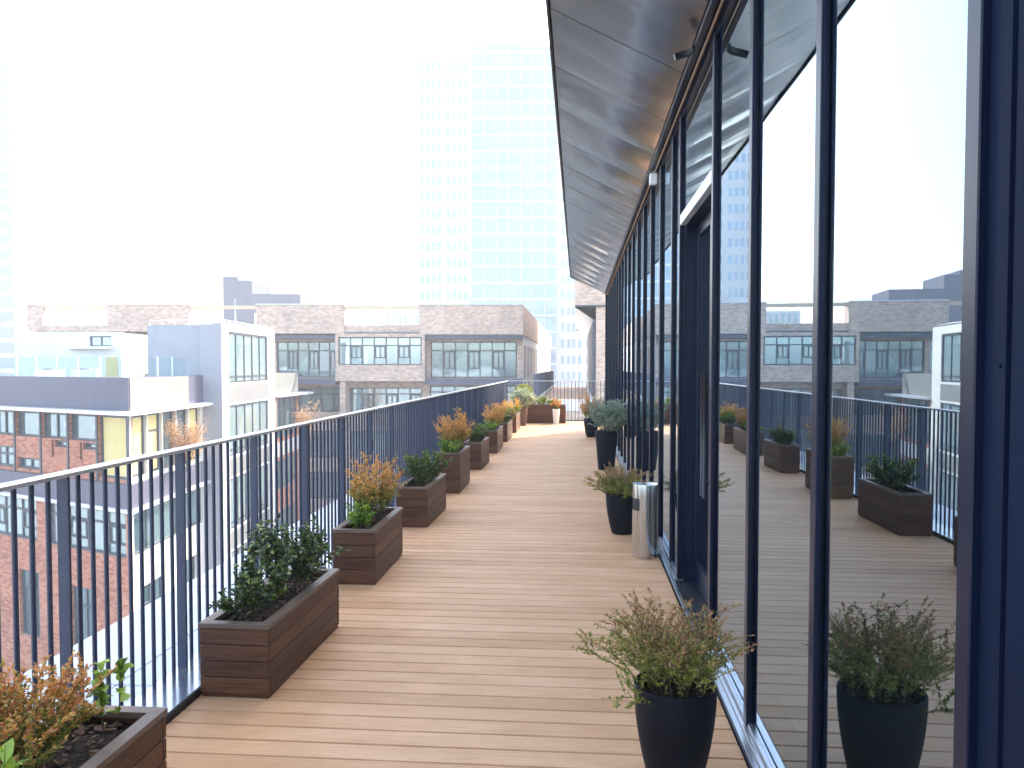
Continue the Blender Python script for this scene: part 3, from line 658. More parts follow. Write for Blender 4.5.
w = MB(); w.bevbox((.662, -3, 3.435), (.700, CE, 3.52), .004); w.box((.704, -3, 3.452), (.80, CE, 3.50)); w.build('channel', M['mull'], can)
w = MB(); w.tube([(.716, -3, 3.425), (.716, 8, 3.425), (.716, CE-.1, 3.425)], .009, 8); w.build('pipe', M['brass'], can)
def at_y(c, X): return Yof(c, X)
s = empty('sensor', (.700, at_y(7.6, .70), 3.36), 0, 'small white sensor box fixed under the canopy edge', 'sensor')
w = MB(); w.bevbox((-.035,-.04,-.05), (.035,.04,.05), .008); w.build('housing', M['white'], s); w = MB(); w.box((-.012,-.012,.05), (.012,.012,.076)); w.build('bracket', M['alu'], s)
s = empty('spotlight', (.65, at_y(4.67, .65), 3.40), 0, 'small dark spotlight on the canopy edge near the top of the picture', 'spotlight')
w = MB(); w.tube([(-.10,0,-.02),(.0,0,.01)], .022, 12); w.build('lamp_head', M['dark'], s); w = MB(); w.box((-.004,-.01,.0), (.015,.01,.045)); w.build('bracket', M['dark'], s)

# ------------------------------------------------------------------ buildings: walls with openings, windows with frames and panes
def facade(parent, A, B, z0, z1, ops, wall, pane='pane', frame='frame', depth=.22, bar=.06, base=None, name='wall'):
    """A -> B left to right seen from outside. ops: (x0, x1, za, zb, nx, [row heights 0..1], pane material or None)"""
    A = Vector(A); B = Vector(B); L = (B-A).length; ang = math.atan2(B.y-A.y, B.x-A.x)
    ploc = parent.location
    loc = (A.x-ploc.x, A.y-ploc.y, -ploc.z)
    xs = sorted({0, L, *[min(max(o[0],0),L) for o in ops], *[min(max(o[1],0),L) for o in ops]}); zs = sorted({z0, z1, *[o[2] for o in ops], *[o[3] for o in ops]})
    w = MB()
    for i in range(len(xs)-1):
        for j in range(len(zs)-1):
            cx, cz = (xs[i]+xs[i+1])/2, (zs[j]+zs[j+1])/2
            if any(o[0] < cx < o[1] and o[2] < cz < o[3] for o in ops): continue
            w.face([(xs[i],0,zs[j]),(xs[i+1],0,zs[j]),(xs[i+1],0,zs[j+1]),(xs[i],0,zs[j+1])])
    for o in ops:
        x0, x1, a, b_ = o[0], o[1], o[2], o[3]; d_ = depth+.02
        w.face([(x0,0,a),(x0,0,b_),(x0,d_,b_),(x0,d_,a)]); w.face([(x1,0,b_),(x1,0,a),(x1,d_,a),(x1,d_,b_)])
        w.face([(x0,0,b_),(x1,0,b_),(x1,d_,b_),(x0,d_,b_)]); w.face([(x1,0,a),(x0,0,a),(x0,d_,a),(x1,d_,a)])
    w.build(name, M[wall], parent, loc, ang)
    for o in ops:
        x0, x1, a, b_, nx, rows = o[:6]; pm = o[6] if len(o) > 6 and o[6] else pane; fb = o[7] if len(o) > 7 else bar
        f = MB(); W = x1-x0; H = b_-a; d0, d1 = depth-.09, depth-.01
        f.box((0.002, d0, 0), (fb, d1, H)); f.box((W-fb, d0, 0), (W-.002, d1, H)); f.box((fb+.001, d0, .002), (W-fb-.001, d1, fb)); f.box((fb+.001, d0, H-fb), (W-fb-.001, d1, H-.002))
        for k_ in range(1, nx): xx = W*k_/nx; f.box((xx-fb/2, d0+.01, fb+.001), (xx+fb/2, d1, H-fb-.001))
        for rr in rows: f.box((fb+.001, d0+.02, H*rr-fb/2), (W-fb-.001, d1-.001, H*rr+fb/2))
        # some casements get a second frame
        for k_ in range(nx):
            if nx > 2 and k_ % 2 == 1 and rows and len(o) < 9:
                xa, xb = W*k_/nx+fb/2+.01, W*(k_+1)/nx-fb/2-.01; za, zb = H*.25, H*rows[-1]-fb/2-.01
                e = fb*.9
                for bx_ in (((xa,za),(xa+e,zb)), ((xb-e,za),(xb,zb)), ((xa+e,za),(xb-e,za+e)), ((xa+e,zb-e),(xb-e,zb)), (((xa+xb)/2-e/2,za+e),((xa+xb)/2+e/2,zb-e))):
                    f.box((bx_[0][0], d0-.015, bx_[0][1]), (bx_[1][0], d0+.018, bx_[1][1]))
        wo = f.build('window', M[frame], parent, (loc[0]+math.cos(ang)*x0, loc[1]+math.sin(ang)*x0, loc[2]+a), ang)
        g_ = MB(); g_.face([(.01, depth-.03, .01), (W-.01, depth-.03, .01), (W-.01, depth-.03, H-.01), (.01, depth-.03, H-.01)]); g_.build('pane', M[pm], wo)
def prism(parent, pts, z0, z1, mat, name='wall', inset=0):
    ploc = parent.location; w = MB(); P = [(p[0]-ploc.x, p[1]-ploc.y) for p in pts]; n = len(P)
    w.face([(*p, z1-ploc.z) for p in P]); w.face([(*p, z0-ploc.z) for p in reversed(P)])
    for i in range(n): a, b_ = P[i], P[(i+1)%n]; w.face([(*a,z0-ploc.z),(*b_,z0-ploc.z),(*b_,z1-ploc.z),(*a,z1-ploc.z)])
    return w.build(name, M[mat], parent)
def az(a): return Vector((math.sin(R(a)), math.cos(R(a))))

# --- red brick building on the left, with dark parapet and thin canopy
C0 = pt(128, 32); uL = az(-64.5); uR = az(-5.6); nL = Vector((-uL.y, uL.x))*-1; 
if nL.dot(-C0) < 0: nL = -nL
nR = Vector((uR.y, -uR.x))
LLEN = 34; RLEN = 8.2
A = C0 + uL*LLEN; D = C0 + uR*RLEN
rb = empty('brick_building', (C0.x, C0.y, GZ), 0, 'red brick building across the street with dark parapet, left', 'building')
def storey(za, zb): return za, zb
# core body, kept behind the facades
q = .35
KM = 1/(1+nL.dot(nR)); core = [A - nL*q, C0 - (nL+nR)*q*KM, D - nR*q, D - nR*14, A - nL*14]
prism(rb, core, GZ, -.35, 'grey_render', 'core')
opsL = []
# glazed top storey, brick mirrored in its glass built as wall (z -3.05..-.42); lower storeys in brick
x = LLEN - 2.35*.0
ww = 2.06
for k_ in range(15):
    x1 = LLEN - .12 - k_*ww; x0 = x1 - ww + .12
    if x0 < 0: break
    if k_ in (0, 7): opsL.append((x0, x1, -3.0, -.42, 1, [], 'blind')); continue
    opsL.append((x0, x1, -1.55, -.42, 1 if k_ % 2 else 2, [], 'pane'))
    if k_ in (1, 2, 6): opsL.append((x0+.75, x0+.95, -2.35, -1.60, 1, [], 'pane')); opsL.append((x0+1.0, x1-.05, -2.35 if k_ == 9 else -1.9, -1.60, 1, [], 'pane'))  # small windows in the wall that stands in for reflected brick
    if k_ in (3,): opsL.append((x0+.1, x1-.1, -3.0, -2.5, 2, [], 'pane'))
    if k_ in (4, 5, 9, 10): opsL.append((x0+.1, x1-.1, -3.0, -2.05, 2, [.6], 'pane'))
for k_ in range(3):
    x1 = LLEN - .3 - k_*6.4; opsL.append((x1-5.6, x1, -6.2, -4.35, 4, [.7], 'pane'))
opsL += [(LLEN-21, LLEN-19.9, -6.2, -4.35, 1, [], 'pane'), (LLEN-8.2, LLEN-6.6, -10.6, -7.6, 3, [.7], 'pane'), (LLEN-13.6, LLEN-10.9, -10.6, -7.0, 2, [.5], 'pane'), (LLEN-4.2, LLEN-2.4, -10.6, -7.8, 2, [.7], 'pane')]
facade(rb, A, C0, GZ, -.35, opsL, 'red_brick', bar=.09)
for k_ in range(16):
    x1 = LLEN - .06 - k_*ww
    if x1 < 0: break
    w = MB(); w.box((-.06, -.05, -3.15-GZ), (.06, .02, -.351-GZ)); w.build('fin', M['frame'], rb, (A.x-C0.x+math.cos(math.atan2((C0-A).y,(C0-A).x))*x1, A.y-C0.y+math.sin(math.atan2((C0-A).y,(C0-A).x))*x1, 0), math.atan2((C0-A).y,(C0-A).x))
opsR = [(.25+1.5*k_, .25+1.5*k_+1.38, -2.95, -.42, 1, [.7] if k_ % 2 else [], ('blind','blind','pane','pane','blind')[k_]) for k_ in range(5)]
opsR += [(.3, 7.9, -6.2, -4.35, 5, [], 'pane'), (.8, 3.2, -10.6, -7.6, 2, [.7], 'pane'), (4.6, 7.0, -10.6, -7.6, 2, [.7], 'pane')]
facade(rb, C0, D, GZ, -.35, opsR, 'cream', bar=.09)
def band(za, zb, outL, mat, name, cut=.0):
    e = outL
    k = C0 + (nL+nR)*e*KM
    P_ = [A + nL*e, k, D + nR*e, D - nR*.5, C0 - (nR+nL)*.5*KM, A - nL*.5]
    return prism(rb, P_, za, zb, mat, name)
band(-.35, -.20, .55, 'alu_light', 'eave')
band(-.195, 1.14, .02, 'purple', 'parapet')
prism(rb, [C0 + nR*.05 + uR*.06, C0 + nR*.05 + uR*6.1, C0 + nR*.021 + uR*6.1, C0 + nR*.021 + uR*.06], -.19, 1.12, 'panel', 'parapet_panel')
band(-4.1, -3.15, .22, 'purple', 'band')
band(-4.26, -4.105, .38, 'alu_light', 'ledge')
prism(rb, [C0 - (nL+nR)*.52*KM, D - nR*.52, D - nR*13, A - nL*13, A - nL*.52], -.34, .25, 'white_render', 'roof')
# glass balustrade on that roof
gbp = [A - nL*.9, C0 - (nL+nR)*.9*KM, D - nR*.9]
gb = empty('glass_balustrade', (C0.x, C0.y, .25), 0, 'clear glass balustrade on the roof of the brick building', 'balustrade')
def gl_run(a, b_):
    L = (b_-a).length; n = max(1, int(L/1.5)); ang = math.atan2(b_.y-a.y, b_.x-a.x)
    for i in range(n):
        p_ = a.lerp(b_, i/n); g_ = MB(); g_.box((.03,-.008,.05), (L/n-.03,.008,1.75)); g_.build('panel', M['bal_glass'], gb, (p_.x-C0.x, p_.y-C0.y, 0), ang)
        g_ = MB(); g_.box((-.025,-.03,0), (.025,.03,1.78)); g_.build('post', M['alu_light'], gb, (p_.x-C0.x, p_.y-C0.y, 0), ang)
gl_run(gbp[0].lerp(gbp[1], .4), gbp[1]); gl_run(gbp[1], gbp[2])
# white penthouse behind the balustrade, with an ochre door
def world_box(parent, pxa, pxb, c, depth, z0, z1, mat, name='wall', ops=(), side=None, dirv=None, **kw):
    A_ = pt(pxa, c); B_ = pt(pxb, c); d_ = (B_-A_).normalized(); n_ = Vector((-d_.y, d_.x))
    o = .3
    prism(parent, [A_ + n_*o, B_ + n_*o - d_*.02*0, B_ + n_*depth, A_ + n_*depth], z0, z1-.002, mat, name + '_body' if ops else name)
    if ops:
        facade(parent, A_, B_, z0, z1, [(a, b_, c_, d2, *r) for a, b_, c_, d2, *r in ops], mat, name=name, **kw)
        prism(parent, [A_+n_*.001, A_+n_*o, A_+n_*(o+.01), A_+n_*.002+d_*.001], z0, z1, mat, 'side_wall'); prism(parent, [B_-d_*.0, B_-d_*.005+n_*0, B_-d_*.005+n_*o, B_+n_*o], z0, z1, mat, 'side_wall')
        prism(parent, [A_, B_, B_+n_*o, A_+n_*o], z1, z1+.05, mat, 'coping')
    return A_, B_, d_, n_
ph = empty('penthouse', (*pt(70, 47), .2), 0, 'white rooftop penthouse with ochre door above the brick building', 'building')
s_ = 47/800
world_box(ph, 15, 122, 47, 6, .2, zof(333, 47), 'white_render', ops=[(75*s_, 97*s_, zof(346,47), zof(336,47), 2, [], 'pane_pale')])
dA, dB = pt(106, 46.9), pt(117, 46.9); prism(ph, [dA, dB, dB+Vector((0,.1)), dA+Vector((0,.1))], .25, zof(357,47), 'blind', 'door')
prism(ph, [pt(70,46.6), pt(112,46.6), pt(112,47), pt(70,47)], zof(349,47), zof(346.5,47), 'white_render', 'canopy_slab')

# --- white framed stair block beside it
lat = -13.9*1.0
def ptv(px): # point on the plane of the block's right face (lateral offset from the vanishing point at pixel 500)
    c = 13.9*800/(500-px); return pt(px, c), c
W0, cW0 = ptv(222); W1, cW1 = ptv(275)
wb = empty('stair_block', (W0.x, W0.y, GZ), 0, 'cream framed block with tall pale windows behind the brick building', 'building')
zt_ = 3.72; L_ = (W1-W0).length; f0 = (ptv(229)[0]-W0).length; f1 = (ptv(268)[0]-W0).length
lv = []; zb_ = .73
for k_ in range(4):
    lv.append((f0, f1, max(zb_-3.8*k_, GZ+.5), 3.38-3.8*k_, 5, [.12], 'pane_pale', .10, 0))
facade(wb, W0, W1, GZ, zt_, lv, 'cream', depth=.14)
Wl = pt(148, 41); nW = Vector(((W1-W0).y, -(W1-W0).x)).normalized(); dW = (W1-W0).normalized()
Ws = pt(200, 40)
Wf = (W0-Ws).normalized()
prism(wb, [W0 - nW*.5 + dW*.6, W1 - nW*.5 - dW*.002, W1 - nW*3.6, W0 - nW*3.6 + dW*.6], GZ, zt_-.03, 'grey_render', 'body')
prism(wb, [Ws, W0, W0 + dW*.003, W0+dW*6, Ws+dW*6], GZ, zt_-.02, 'grey_render', 'end_wall') if False else prism(wb, [Ws, W0 - nW*.004, W0 - nW*.48 + dW*.5, Ws + dW*.5], GZ, zt_-.02, 'grey_render', 'end_wall')
prism(wb, [Wl, Ws - Vector((.01,-.2)), Ws + dW*5, Wl + dW*5], .2, zt_-.05, 'grey_render', 'end_wall')
prism(wb, [W0, W1, W1 - nW*.5, W0 - nW*.5], zt_, zt_+.1, 'cream', 'coping')
for k_ in range(3):
    a0, a1 = W0 + dW*f0, W0 + dW*f1; za, zb2 = 3.38-3.8*(k_+1)+.12, .73-3.8*k_-.12
    prism(wb, [a0+nW*.01, a1+nW*.01, a1-nW*.02, a0-nW*.02], za, zb2, 'spandrel', 'spandrel')
# roof railing posts on the stair block
# --- continuing low block beyond it
L0 = W1.copy(); L1, cL1 = pt(298, 55.3), 55.3
lb = empty('low_block', (L0.x, L0.y, GZ), 0, 'pale parapet wing with thin eave just right of the cream block', 'building')
dL = (L1-L0).normalized(); nL2 = Vector((dL.y, -dL.x)); Lw = (L1-L0).length
facade(lb, L0 + dL*.05, L1, GZ, -.35, [(.3, Lw-.3, -2.95, -.42, 4, [.7], 'pane'), (.3, Lw-.3, -6.2, -4.35, 4, [], 'pane'), (.3, Lw-.3, -10.2, -7.6, 3, [], 'pane')], 'red_brick')
prism(lb, [L0 + dL*.05 - nL2*.4, L1 - nL2*.4, L1 - nL2*8, L0 + dL*.05 - nL2*8], GZ, -.36, 'tan_brick', 'body')
prism(lb, [L0 + dL*.05, L1, L1 - nL2*8, L0 + dL*.05 - nL2*8], -.18, 1.14, 'panel', 'parapet')
prism(lb, [L0 + dL*.05 + nL2*.2, L1+dL*.8 + nL2*.9, L1+dL*.8 - nL2*8, L0 + dL*.05 - nL2*8], -.34, -.19, 'alu_light', 'eave')
prism(lb, [L0 + dL*.05 + nL2*.05, L1 + nL2*.05, L1 - nL2*.39, L0 + dL*.05 - nL2*.39], -4.1, -3.2, 'cream', 'band')

# --- long tan brick building across the back
CB = 60.0; s_ = CB/800
X0 = 28
bb = empty('long_building', (*pt(300, CB), GZ), 0, 'long tan brick building with projecting boxes across the background', 'building')
def bx(px): return (px-X0)*s_ * 1.0
Apt = pt(X0, CB); dB_ = (pt(530, CB)-Apt).normalized(); nB = Vector((dB_.y, -dB_.x))     # outward, towards the camera
def B(px, out=0): return Apt + dB_*((px-X0)*s_) + nB*out
def Z(y): return zof(y, CB)
def bprism(pa, pb, outa, outb, ya, yb, mat, name): return prism(bb, [B(pa,outa), B(pb,outa), B(pb,outb), B(pa,outb)], Z(yb), Z(ya), mat, name)
FY = Vector((0, 1))
# recessed main wall (out -1.2) with window bands
ops = []
def op(pa, pb, ya, yb, nx, rows, pm='pane'): ops.append(((pa-X0)*s_, (pb-X0)*s_, Z(yb), Z(ya), nx, rows, pm, .09))
op(34, 100, 340, 378, 6, [.75]); op(112, 146, 338, 372, 3, [.6]); op(190, 268, 340, 378, 7, [.75]); op(272, 336, 341, 378, 6, [.75]); op(429, 517, 341, 378, 7, [.75])
op(112, 200, 392, 418, 8, [.75]); op(272, 340, 388, 413, 6, [.75]); op(346, 420, 388, 414, 6, [.75]); op(428, 517, 386, 412, 7, [.75])
for yy in (432, 474, 516): op(112, 200, yy, yy+28, 6, [.7]); op(272, 340, yy, yy+28, 6, [.7]); op(346, 420, yy, yy+28, 6, [.7]); op(428, 517, yy, yy+28, 7, [.7])
Am, Bm = B(X0, -1.2), B(523, -1.2)
facade(bb, Am, Bm, GZ, Z(331), ops, 'tan_brick', depth=.3)
prism(bb, [B(X0, -1.6), B(522.5,-1.6), B(522.5,-1.6)+FY*58, B(440,-14)+FY*46, B(440,-14), B(X0,-14)], GZ, Z(331.5), 'tan_brick', 'body')
# right flank, its sunlit white put into the wall colour
R0, R1 = B(523, -1.2), B(523, -1.2) + FY*60
facade(bb, R0, R1, GZ, Z(333), [(1.5+4.2*k_, 4.4+4.2*k_, zf, zf+2.6, 2, [.7], 'pane', .09) for k_ in range(13) for zf in (.6, -3.4, -7.4)], 'white_render', depth=.2, name='side_wall')
# top boxes
for pa, pb, yb, dp in ((28, 44, 331, 1.3), (108, 190, 331.5, 1.3), (257, 345, 333.5, 1.3), (419.5, 523, 334.5, 62)):
    if pb == 523: prism(bb, [B(pa), B(pb), B(pb) + FY*62, B(pa) + FY*62], Z(yb), Z(305), 'tan_brick', 'top_box')
    else: bprism(pa, pb, 0, -dp, 305, yb, 'tan_brick', 'top_box')
prism(bb, [B(523.3,.05), B(523.3,-13)+dB_*.02, B(521,-13), B(521,.05)], Z(334.4), Z(304.6), 'white_render', 'end_panel') if False else None
for pa, pb in ((44, 108), (190, 257), (345, 419.5)):
    bprism(pa, pb, -.1, -.5, 305.6, 309, 'beige', 'beam'); bprism(pa, pb, -.12, -.4, 325, 331.3, 'tan_brick', 'low_parapet')
    bprism(pa, pb, -.13, -9, 330.8, 332.6, 'grey_render', 'roof_slab')
bprism(28, 523, .1, -9.2, 304, 305, 'alu_light', 'coping') if False else None
for pa, pb in ((28,44),(108,190),(257,345),(419.5,523)): bprism(pa-.4, pb+.4, .08, -1.35, 304, 304.9, 'alu_light', 'coping')
# dark soffits under the boxes and recess heads
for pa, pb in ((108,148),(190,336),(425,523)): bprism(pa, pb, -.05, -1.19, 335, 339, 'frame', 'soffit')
# the projecting middle box with its wide window
fA, fB = B(336, .2), B(425, .2)
facade(bb, fA, fB, Z(381), Z(333.6), [((339-336)*s_, (422-336)*s_, Z(365), Z(337), 7, [.7], 'pane_pale', .09)], 'tan_brick', name='bay_wall')
prism(bb, [B(336,-.15), B(425,-.15), B(425,-1.19), B(336,-1.19)], Z(381), Z(333.7), 'tan_brick', 'bay_box')
prism(bb, [B(336,.199), B(336.3,.199), B(336.3,-.15), B(336,-.15)], Z(381), Z(333.7), 'tan_brick', 'bay_side'); prism(bb, [B(424.7,.199), B(425,.199), B(425,-.15), B(424.7,-.15)], Z(381), Z(333.7), 'tan_brick', 'bay_side')
bprism(336, 425, .19, -1.19, 380.9, 381.2, 'frame', 'bay_floor')
bprism(272, 336, .0, -1.19, 378.6, 384.5, 'purple', 'floor_band'); bprism(425, 523, .0, -1.19, 378.6, 384.5, 'purple', 'floor_band'); bprism(340, 345.5, .1, -1.19, 381.5, 430, 'tan_brick', 'pier')
# pale rooftop plant behind the openings
rp = empty('roof_shed', (*B(395, -14), Z(330)), 0, 'white roof structure seen through the right opening of the long building', 'building')
prism(rp, [B(350,-16), B(425,-16), B(425,-22), B(350,-22)], Z(333), zof(313, 76), 'white_render', 'wall')
for k_ in range(9):
    a = 354+k_*7.4; prism(rp, [B(a,-15.99), B(a+2.4,-15.99), B(a+2.4,-15.9), B(a,-15.9)], zof(324, 76), zof(315, 76), 'pane', 'window')
rp = empty('roof_shed', (*B(70, -10), Z(330)), 0, 'white vaulted roof light at the left end of the long building', 'building')
w = MB(); n = 14; o_ = B(75, -11) - Vector(rp.location[:2]); hw = 2.6
for i in range(n):
    a0, a1 = PI*i/n, PI*(i+1)/n
    P0 = [o_ + dB_*(-hw*math.cos(a)) for a in (a0, a1)]; h0, h1 = 1.5*math.sin(a0), 1.5*math.sin(a1)
    w.face([(P0[0].x, P0[0].y, h0), (P0[1].x, P0[1].y, h1), (P0[1].x-nB.x*6, P0[1].y-nB.y*6, h1), (P0[0].x-nB.x*6, P0[0].y-nB.y*6, h0)], 0, True)
    w.face([(P0[0].x, P0[0].y, 0), (P0[1].x, P0[1].y, 0), (P0[1].x, P0[1].y, h1), (P0[0].x, P0[0].y, h0)])
w.build('vault', M['white_render'], rp)
rp = empty('roof_shed', (*B(220, -14), Z(330)), 0, 'pale windowed roof structure seen through the middle opening of the long building', 'building')
prism(rp, [B(195,-14), B(262,-14), B(262,-20), B(195,-20)], Z(333), zof(313, 74), 'white_render', 'wall')
for k_ in range(6):
    a = 199+k_*9; prism(rp, [B(a,-13.99), B(a+3.4,-13.99), B(a+3.4,-13.9), B(a,-13.9)], zof(326, 74), zof(316, 74), 'pane', 'window')
# --- wing ahead at the right: brick volume over a sloping metal soffit and dark glazing
ew = empty('brick_wing', (*pt(600, 52), GZ), 0, 'tan brick wing above a pale sloping soffit at the far end', 'building')
def V2(X, Y): return Vector((X, Y))
YE = 52.0
facade(ew, V2(-.22, YE), V2(9, YE), 5.55, 11.5, [], 'tan_brick', name='upper_wall')
prism(ew, [V2(-.22,YE+.01), V2(9,YE+.01), V2(9,88), V2(-.22,88)], 5.56, 11.49, 'tan_brick', 'body')
prism(ew, [V2(-.22,YE+.0), V2(9,YE+.0), V2(9,88), V2(-.22,88)], 5.45, 5.545, 'frame', 'soffit_edge')
prism(ew, [V2(1.15,YE+.3), V2(3.2,YE+.3), V2(3.2,88), V2(1.15,88)], GZ, 5.44, 'tan_brick', 'lower_wall')
facade(ew, V2(1.15, YE+.28), V2(3.2, YE+.28), -2, 5.44, [(.75, 1.1, -.2, 4.6, 1, [], 'pane', .05)], 'tan_brick', name='end_wall', depth=.01+.15)
prism(ew, [V2(3.3,YE+.3), V2(9,YE+.3), V2(9,88), V2(3.3,88)], GZ, 5.44, 'frame', 'glazed_wall')
w = MB(); l_ = ew.location
w.face([(-.22-l_.x, YE+.5-l_.y, 5.44-GZ), (1.10-l_.x, YE+.5-l_.y, 4.55-GZ), (1.10-l_.x, 82-l_.y, 4.55-GZ), (-.22-l_.x, 82-l_.y, 5.44-GZ)])
w.face([(-.22-l_.x, YE+.5-l_.y, 5.44-GZ), (-.22-l_.x, 82-l_.y, 5.44-GZ), (-.22-l_.x, 82-l_.y, 5.50-GZ), (-.22-l_.x, YE+.5-l_.y, 5.50-GZ)])
w.build('soffit', M['alu'], ew)
prism(ew, [V2(.92,YE+.6), V2(1.10,YE+.6), V2(1.10,82), V2(.92,82)], -.6, 4.54, 'frame', 'mullion_wall')
# far lower deck with pale kerbs, reached beyond the end railing
fd = MB(); 
fd.box((-2.4, 52, -.9), (.8, 84, -.6)); tag(fd.build('far_deck', M['deck']), kind='structure')
kk = MB(); kk.box((-2.62, 52, -1.0), (-2.41, 84, -.40)); kk.box((.81, 52, -1.0), (.98, 84, -.40)); kk.box((-2.62, 51.8, -1.3), (.98, 51.99, -.55)); tag(kk.build('far_kerb', M['white_render']), kind='structure')
railing('short dark railing on the far lower deck', (-2.55, 46), (-2.55, 84), -.35, 1.16, .12, 12, 0, first=0)
lk = empty('link_building', (-.8, 52, GZ), 0, 'low link with dark window bands under the far lower deck', 'building')
facade(lk, V2(-2.6, 51.7), V2(3.2, 51.7), GZ, -1.32, [(.2, 5.6, -3.0, -1.9, 5, [], 'pane', .08), (.2, 5.6, -5.6, -3.6, 5, [], 'pane', .08)], 'tan_brick')
prism(lk, [V2(-2.6,52.1), V2(3.2,52.1), V2(3.2,84), V2(-2.6,84)], GZ, -1.32, 'grey_render', 'body')

# --- hazy towers
def tower_windows(root, rects, mat, nmax=100):
    rest = MB(); n = 0
    for (A_, d_, x0, x1, z0, z1, n_) in rects:
        a = A_ + d_*x0 + n_*.03; b_ = A_ + d_*x1 + n_*.03; l = root.location
        m_ = MB() if n < nmax else rest
        m_.face([(a.x-l.x,a.y-l.y,z0-l.z),(b_.x-l.x,b_.y-l.y,z0-l.z),(b_.x-l.x,b_.y-l.y,z1-l.z),(a.x-l.x,a.y-l.y,z1-l.z)])
        if n < nmax: m_.build('window', M[mat], root)
        n += 1
    if rest.v: tag(rest.build('windows', M[mat], root), kind='stuff')
CT = 180.0; st_ = CT/800
tw = empty('tower', (*pt(500, CT), GZ), 0, 'tall pale office tower with blue glass middle, fading in haze', 'tower')
TA = pt(418, CT); TD = (pt(600, CT)-TA).normalized(); TN = Vector((TD.y, -TD.x)); Tt = zof(52, CT)
def T(px, out=0): return TA + TD*((px-418)*st_) + TN*out
prism(tw, [T(418), T(473), T(473,-18), T(418,-18)], GZ, Tt-.6, 'tower_white', 'wing')
prism(tw, [T(556), T(606), T(606,-18), T(556,-18)], GZ, Tt-.6, 'tower_white', 'wing')
prism(tw, [T(473.1,.8), T(555.9,.8), T(555.9,-20), T(473.1,-20)], GZ, Tt, 'pane_blue', 'glass_core')
prism(tw, [T(490,-2), T(545,-2), T(545,-15), T(490,-15)], Tt, Tt+4.5, 'tower_white', 'crown')
rc = []
for fl in range(22):
    zc = Tt - 5.0 - fl*3.62
    if zc < -8: break
    for gx in (421, 427, 432.5, 438, 447, 453, 458.5, 464, 561, 567, 572, 578, 586, 592): rc.append((TA, TD, (gx-418)*st_, (gx-418+3.2)*st_, zc, zc+1.9, TN))
tower_windows(tw, rc, 'pane_blue')
for fl in range(24):
    zc = Tt - 1.2 - fl*3.62
    if zc < -8: break
    bnd = prism(tw, [T(473.2,.95), T(555.8,.95), T(555.8,.82), T(473.2,.82)], zc-.45, zc, 'tower_white', 'floor_band')
for px in (484, 496, 508, 520, 532, 544): prism(tw, [T(px,1.0), T(px+.8,1.0), T(px+.8,.96), T(px,.96)], -6, Tt-.5, 'tower_white', 'fin')
CU = 190.0; tl = empty('tower', (*pt(0, CU), GZ), 0, 'pale blue glass tower at the left edge, fading in haze', 'tower')
UB = pt(15, CU); UA = pt(-70, CU); UD = (UB-UA).normalized(); UN = Vector((UD.y,-UD.x)); zt2 = zof(62, CU)
cE = CU*304/276; UE = pt(62, cE)
prism(tl, [UA, UB, UE, UA+(UE-UB)], GZ, zt2, 'pane_deep', 'glass_core')
for fl in range(26):
    zc = zt2 - .4 - fl*3.62
    if zc < -8: break
    l = tl.location; w = MB(); eN = Vector(((UE-UB).y, -(UE-UB).x)).normalized()
    w.face([(*(UA+UN*.1-Vector(l[:2])), zc-1.0-l.z), (*(UB+UN*.1-Vector(l[:2])), zc-1.0-l.z), (*(UB+UN*.1-Vector(l[:2])), zc-l.z), (*(UA+UN*.1-Vector(l[:2])), zc-l.z)])
    w.face([(*(UB+eN*.1-Vector(l[:2])), zc-2.6-l.z), (*(UE+eN*.1-Vector(l[:2])), zc-2.6-l.z), (*(UE+eN*.1-Vector(l[:2])), zc-l.z), (*(UB+eN*.1-Vector(l[:2])), zc-l.z)])
    w.build('floor_band', M['tower_white'], tl)
rt = empty('rooftop_block', (*pt(250, 110), GZ), 0, 'blue grey stepped block rising behind the roof of the long building', 'building')
for pa, pb, yt in ((224, 239, 277), (239.1, 253, 281), (253.1, 301, 294)):
    a, b_ = pt(pa, 110), pt(pb, 110); d_ = (b_-a).normalized(); n_ = Vector((-d_.y, d_.x)); prism(rt, [a, b_, b_+n_*8, a+n_*8], GZ, zof(yt, 110), 'purple', 'wall')

# --- two small autumn trees on the balcony of the brick building
def tree(label, loc, h, r, n, seed):
    rnd = random.Random(seed); root = empty('tree', loc, 0, label, 'tree', 'autumn trees by the opposite facade')
    t, f = MB(), MB(); t.tube([(0,0,0),(.05,0,h*.3),(0,.05,h*.55)], [.07,.05,.03], 6)
    for i in range(16):
        a = rnd.uniform(0, 2*PI); z0 = h*rnd.uniform(.2,.5); e = Vector((math.cos(a)*r*rnd.uniform(.3,1), math.sin(a)*r*rnd.uniform(.3,1), h*rnd.uniform(.65,1)))
        p0 = Vector((0,0,z0)); t.tube([p0, p0.lerp(e,.5)+Vector((0,0,.1)), e], [.025,.015,.005], 4, cap=False)
        for _ in range(n//16):
            q_ = p0.lerp(e, rnd.uniform(.35,1.05)) + Vector((rnd.gauss(0,.16), rnd.gauss(0,.16), rnd.gauss(0,.18))); leaf(f, q_, Vector((rnd.uniform(-1,1), rnd.uniform(-1,1), rnd.uniform(-1,.6))), .11, .6, rnd, 0)
    t.build('trunk', M['stem'], root); f.build('crown', M['leaf_autumn'], root)
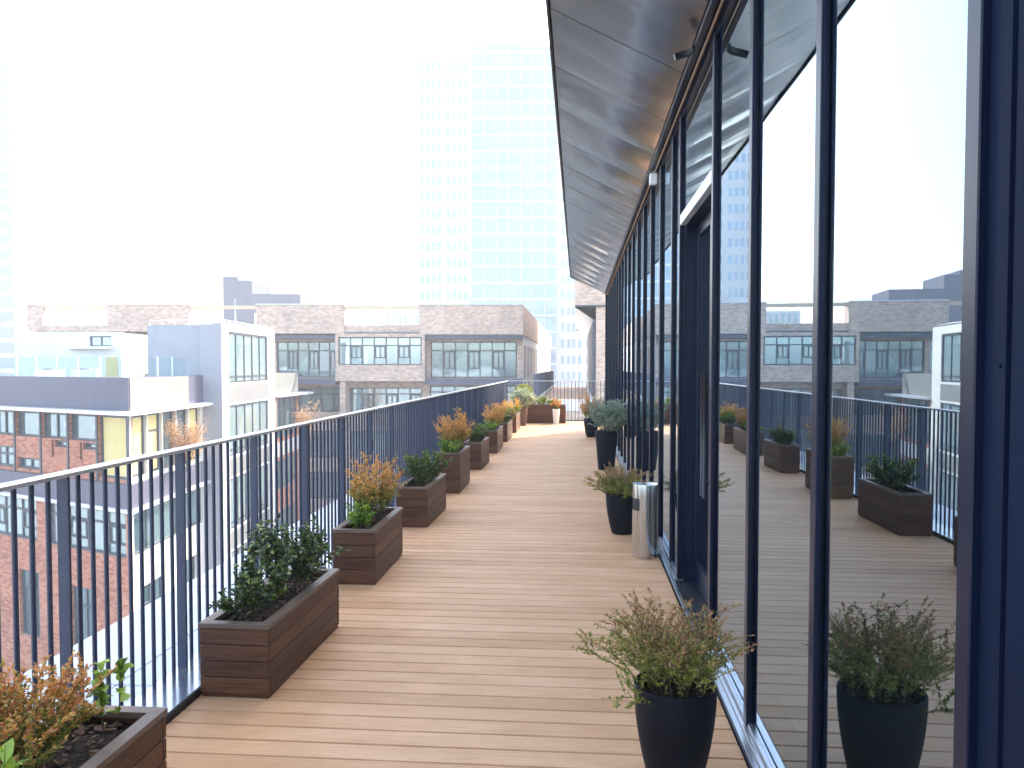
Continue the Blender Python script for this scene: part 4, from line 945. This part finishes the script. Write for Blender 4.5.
tp_ = pt(182, 36.2); tree('orange autumn tree before the yellow windows of the brick building', (tp_.x+.2, tp_.y, -4.1), 3.3, 1.0, 2400, 3)
tp_ = pt(306, 50); tree('small orange autumn tree below the pale parapet wing', (tp_.x, tp_.y, -3.9), 3.2, .8, 1600, 4)

mp = pt(236, 44); ms = empty('roof_mast', (mp.x, mp.y, 3.6), 0, 'thin pale mast standing on the roof of the cream framed block', 'mast')
w = MB(); w.tube([(0,0,0),(0,0,1.7)], .035, 8); w.build('pole', M['alu_light'], ms); w = MB(); w.box((-.12,-.12,0), (.12,.12,.16)); w.build('base', M['grey_render'], ms)
# guard rail along the stair block roof
gr = empty('roof_railing', (Wl.x, Wl.y, zt_-.05), 0, 'thin pale guard rail along the roof edge of the cream framed block', 'railing')
pth = [Wl + dW*.3, Ws + dW*.3, W0 + dW*.3 - nW*.2, W1 - nW*.2]; w = MB()
for a, b_ in zip(pth[:-1], pth[1:]):
    w.tube([(a.x-Wl.x, a.y-Wl.y, .28), (b_.x-Wl.x, b_.y-Wl.y, .28)], .02, 6)
w.build('rail', M['alu_light'], gr)
for a, b_ in zip(pth[:-1], pth[1:]):
    n = max(1, int((b_-a).length/.8))
    for i in range(n):
        q_ = a.lerp(b_, i/n); w = MB(); w.tube([(0,0,0),(0,0,.28)], .018, 6); w.build('post', M['alu_light'], gr, (q_.x-Wl.x, q_.y-Wl.y, 0))
# roof units on the brick building
for i, (px_, c_, lab) in enumerate(((50, 41, 'white square ventilation unit on the brick building roof, left one'), (86, 43, 'white square ventilation unit on the brick building roof, nearer the ochre door'))):
    u = pt(px_, c_); r_u = empty('roof_unit', (u.x, u.y, .25), R(20), lab, 'roof unit', 'ventilation units on the roof')
    w = MB(); w.bevbox((-.6,-.5,.1), (.6,.5,1.15), .03); w.build('casing', M['white_render'], r_u); w = MB(); w.lathe([(.30,1.15),(.30,1.22),(.001,1.22)], 20); w.build('fan_cowl', M['spandrel'], r_u)
    w = MB(); w.box((-.5,-.4,0), (.5,.4,.099)); w.build('base', M['grey_render'], r_u)
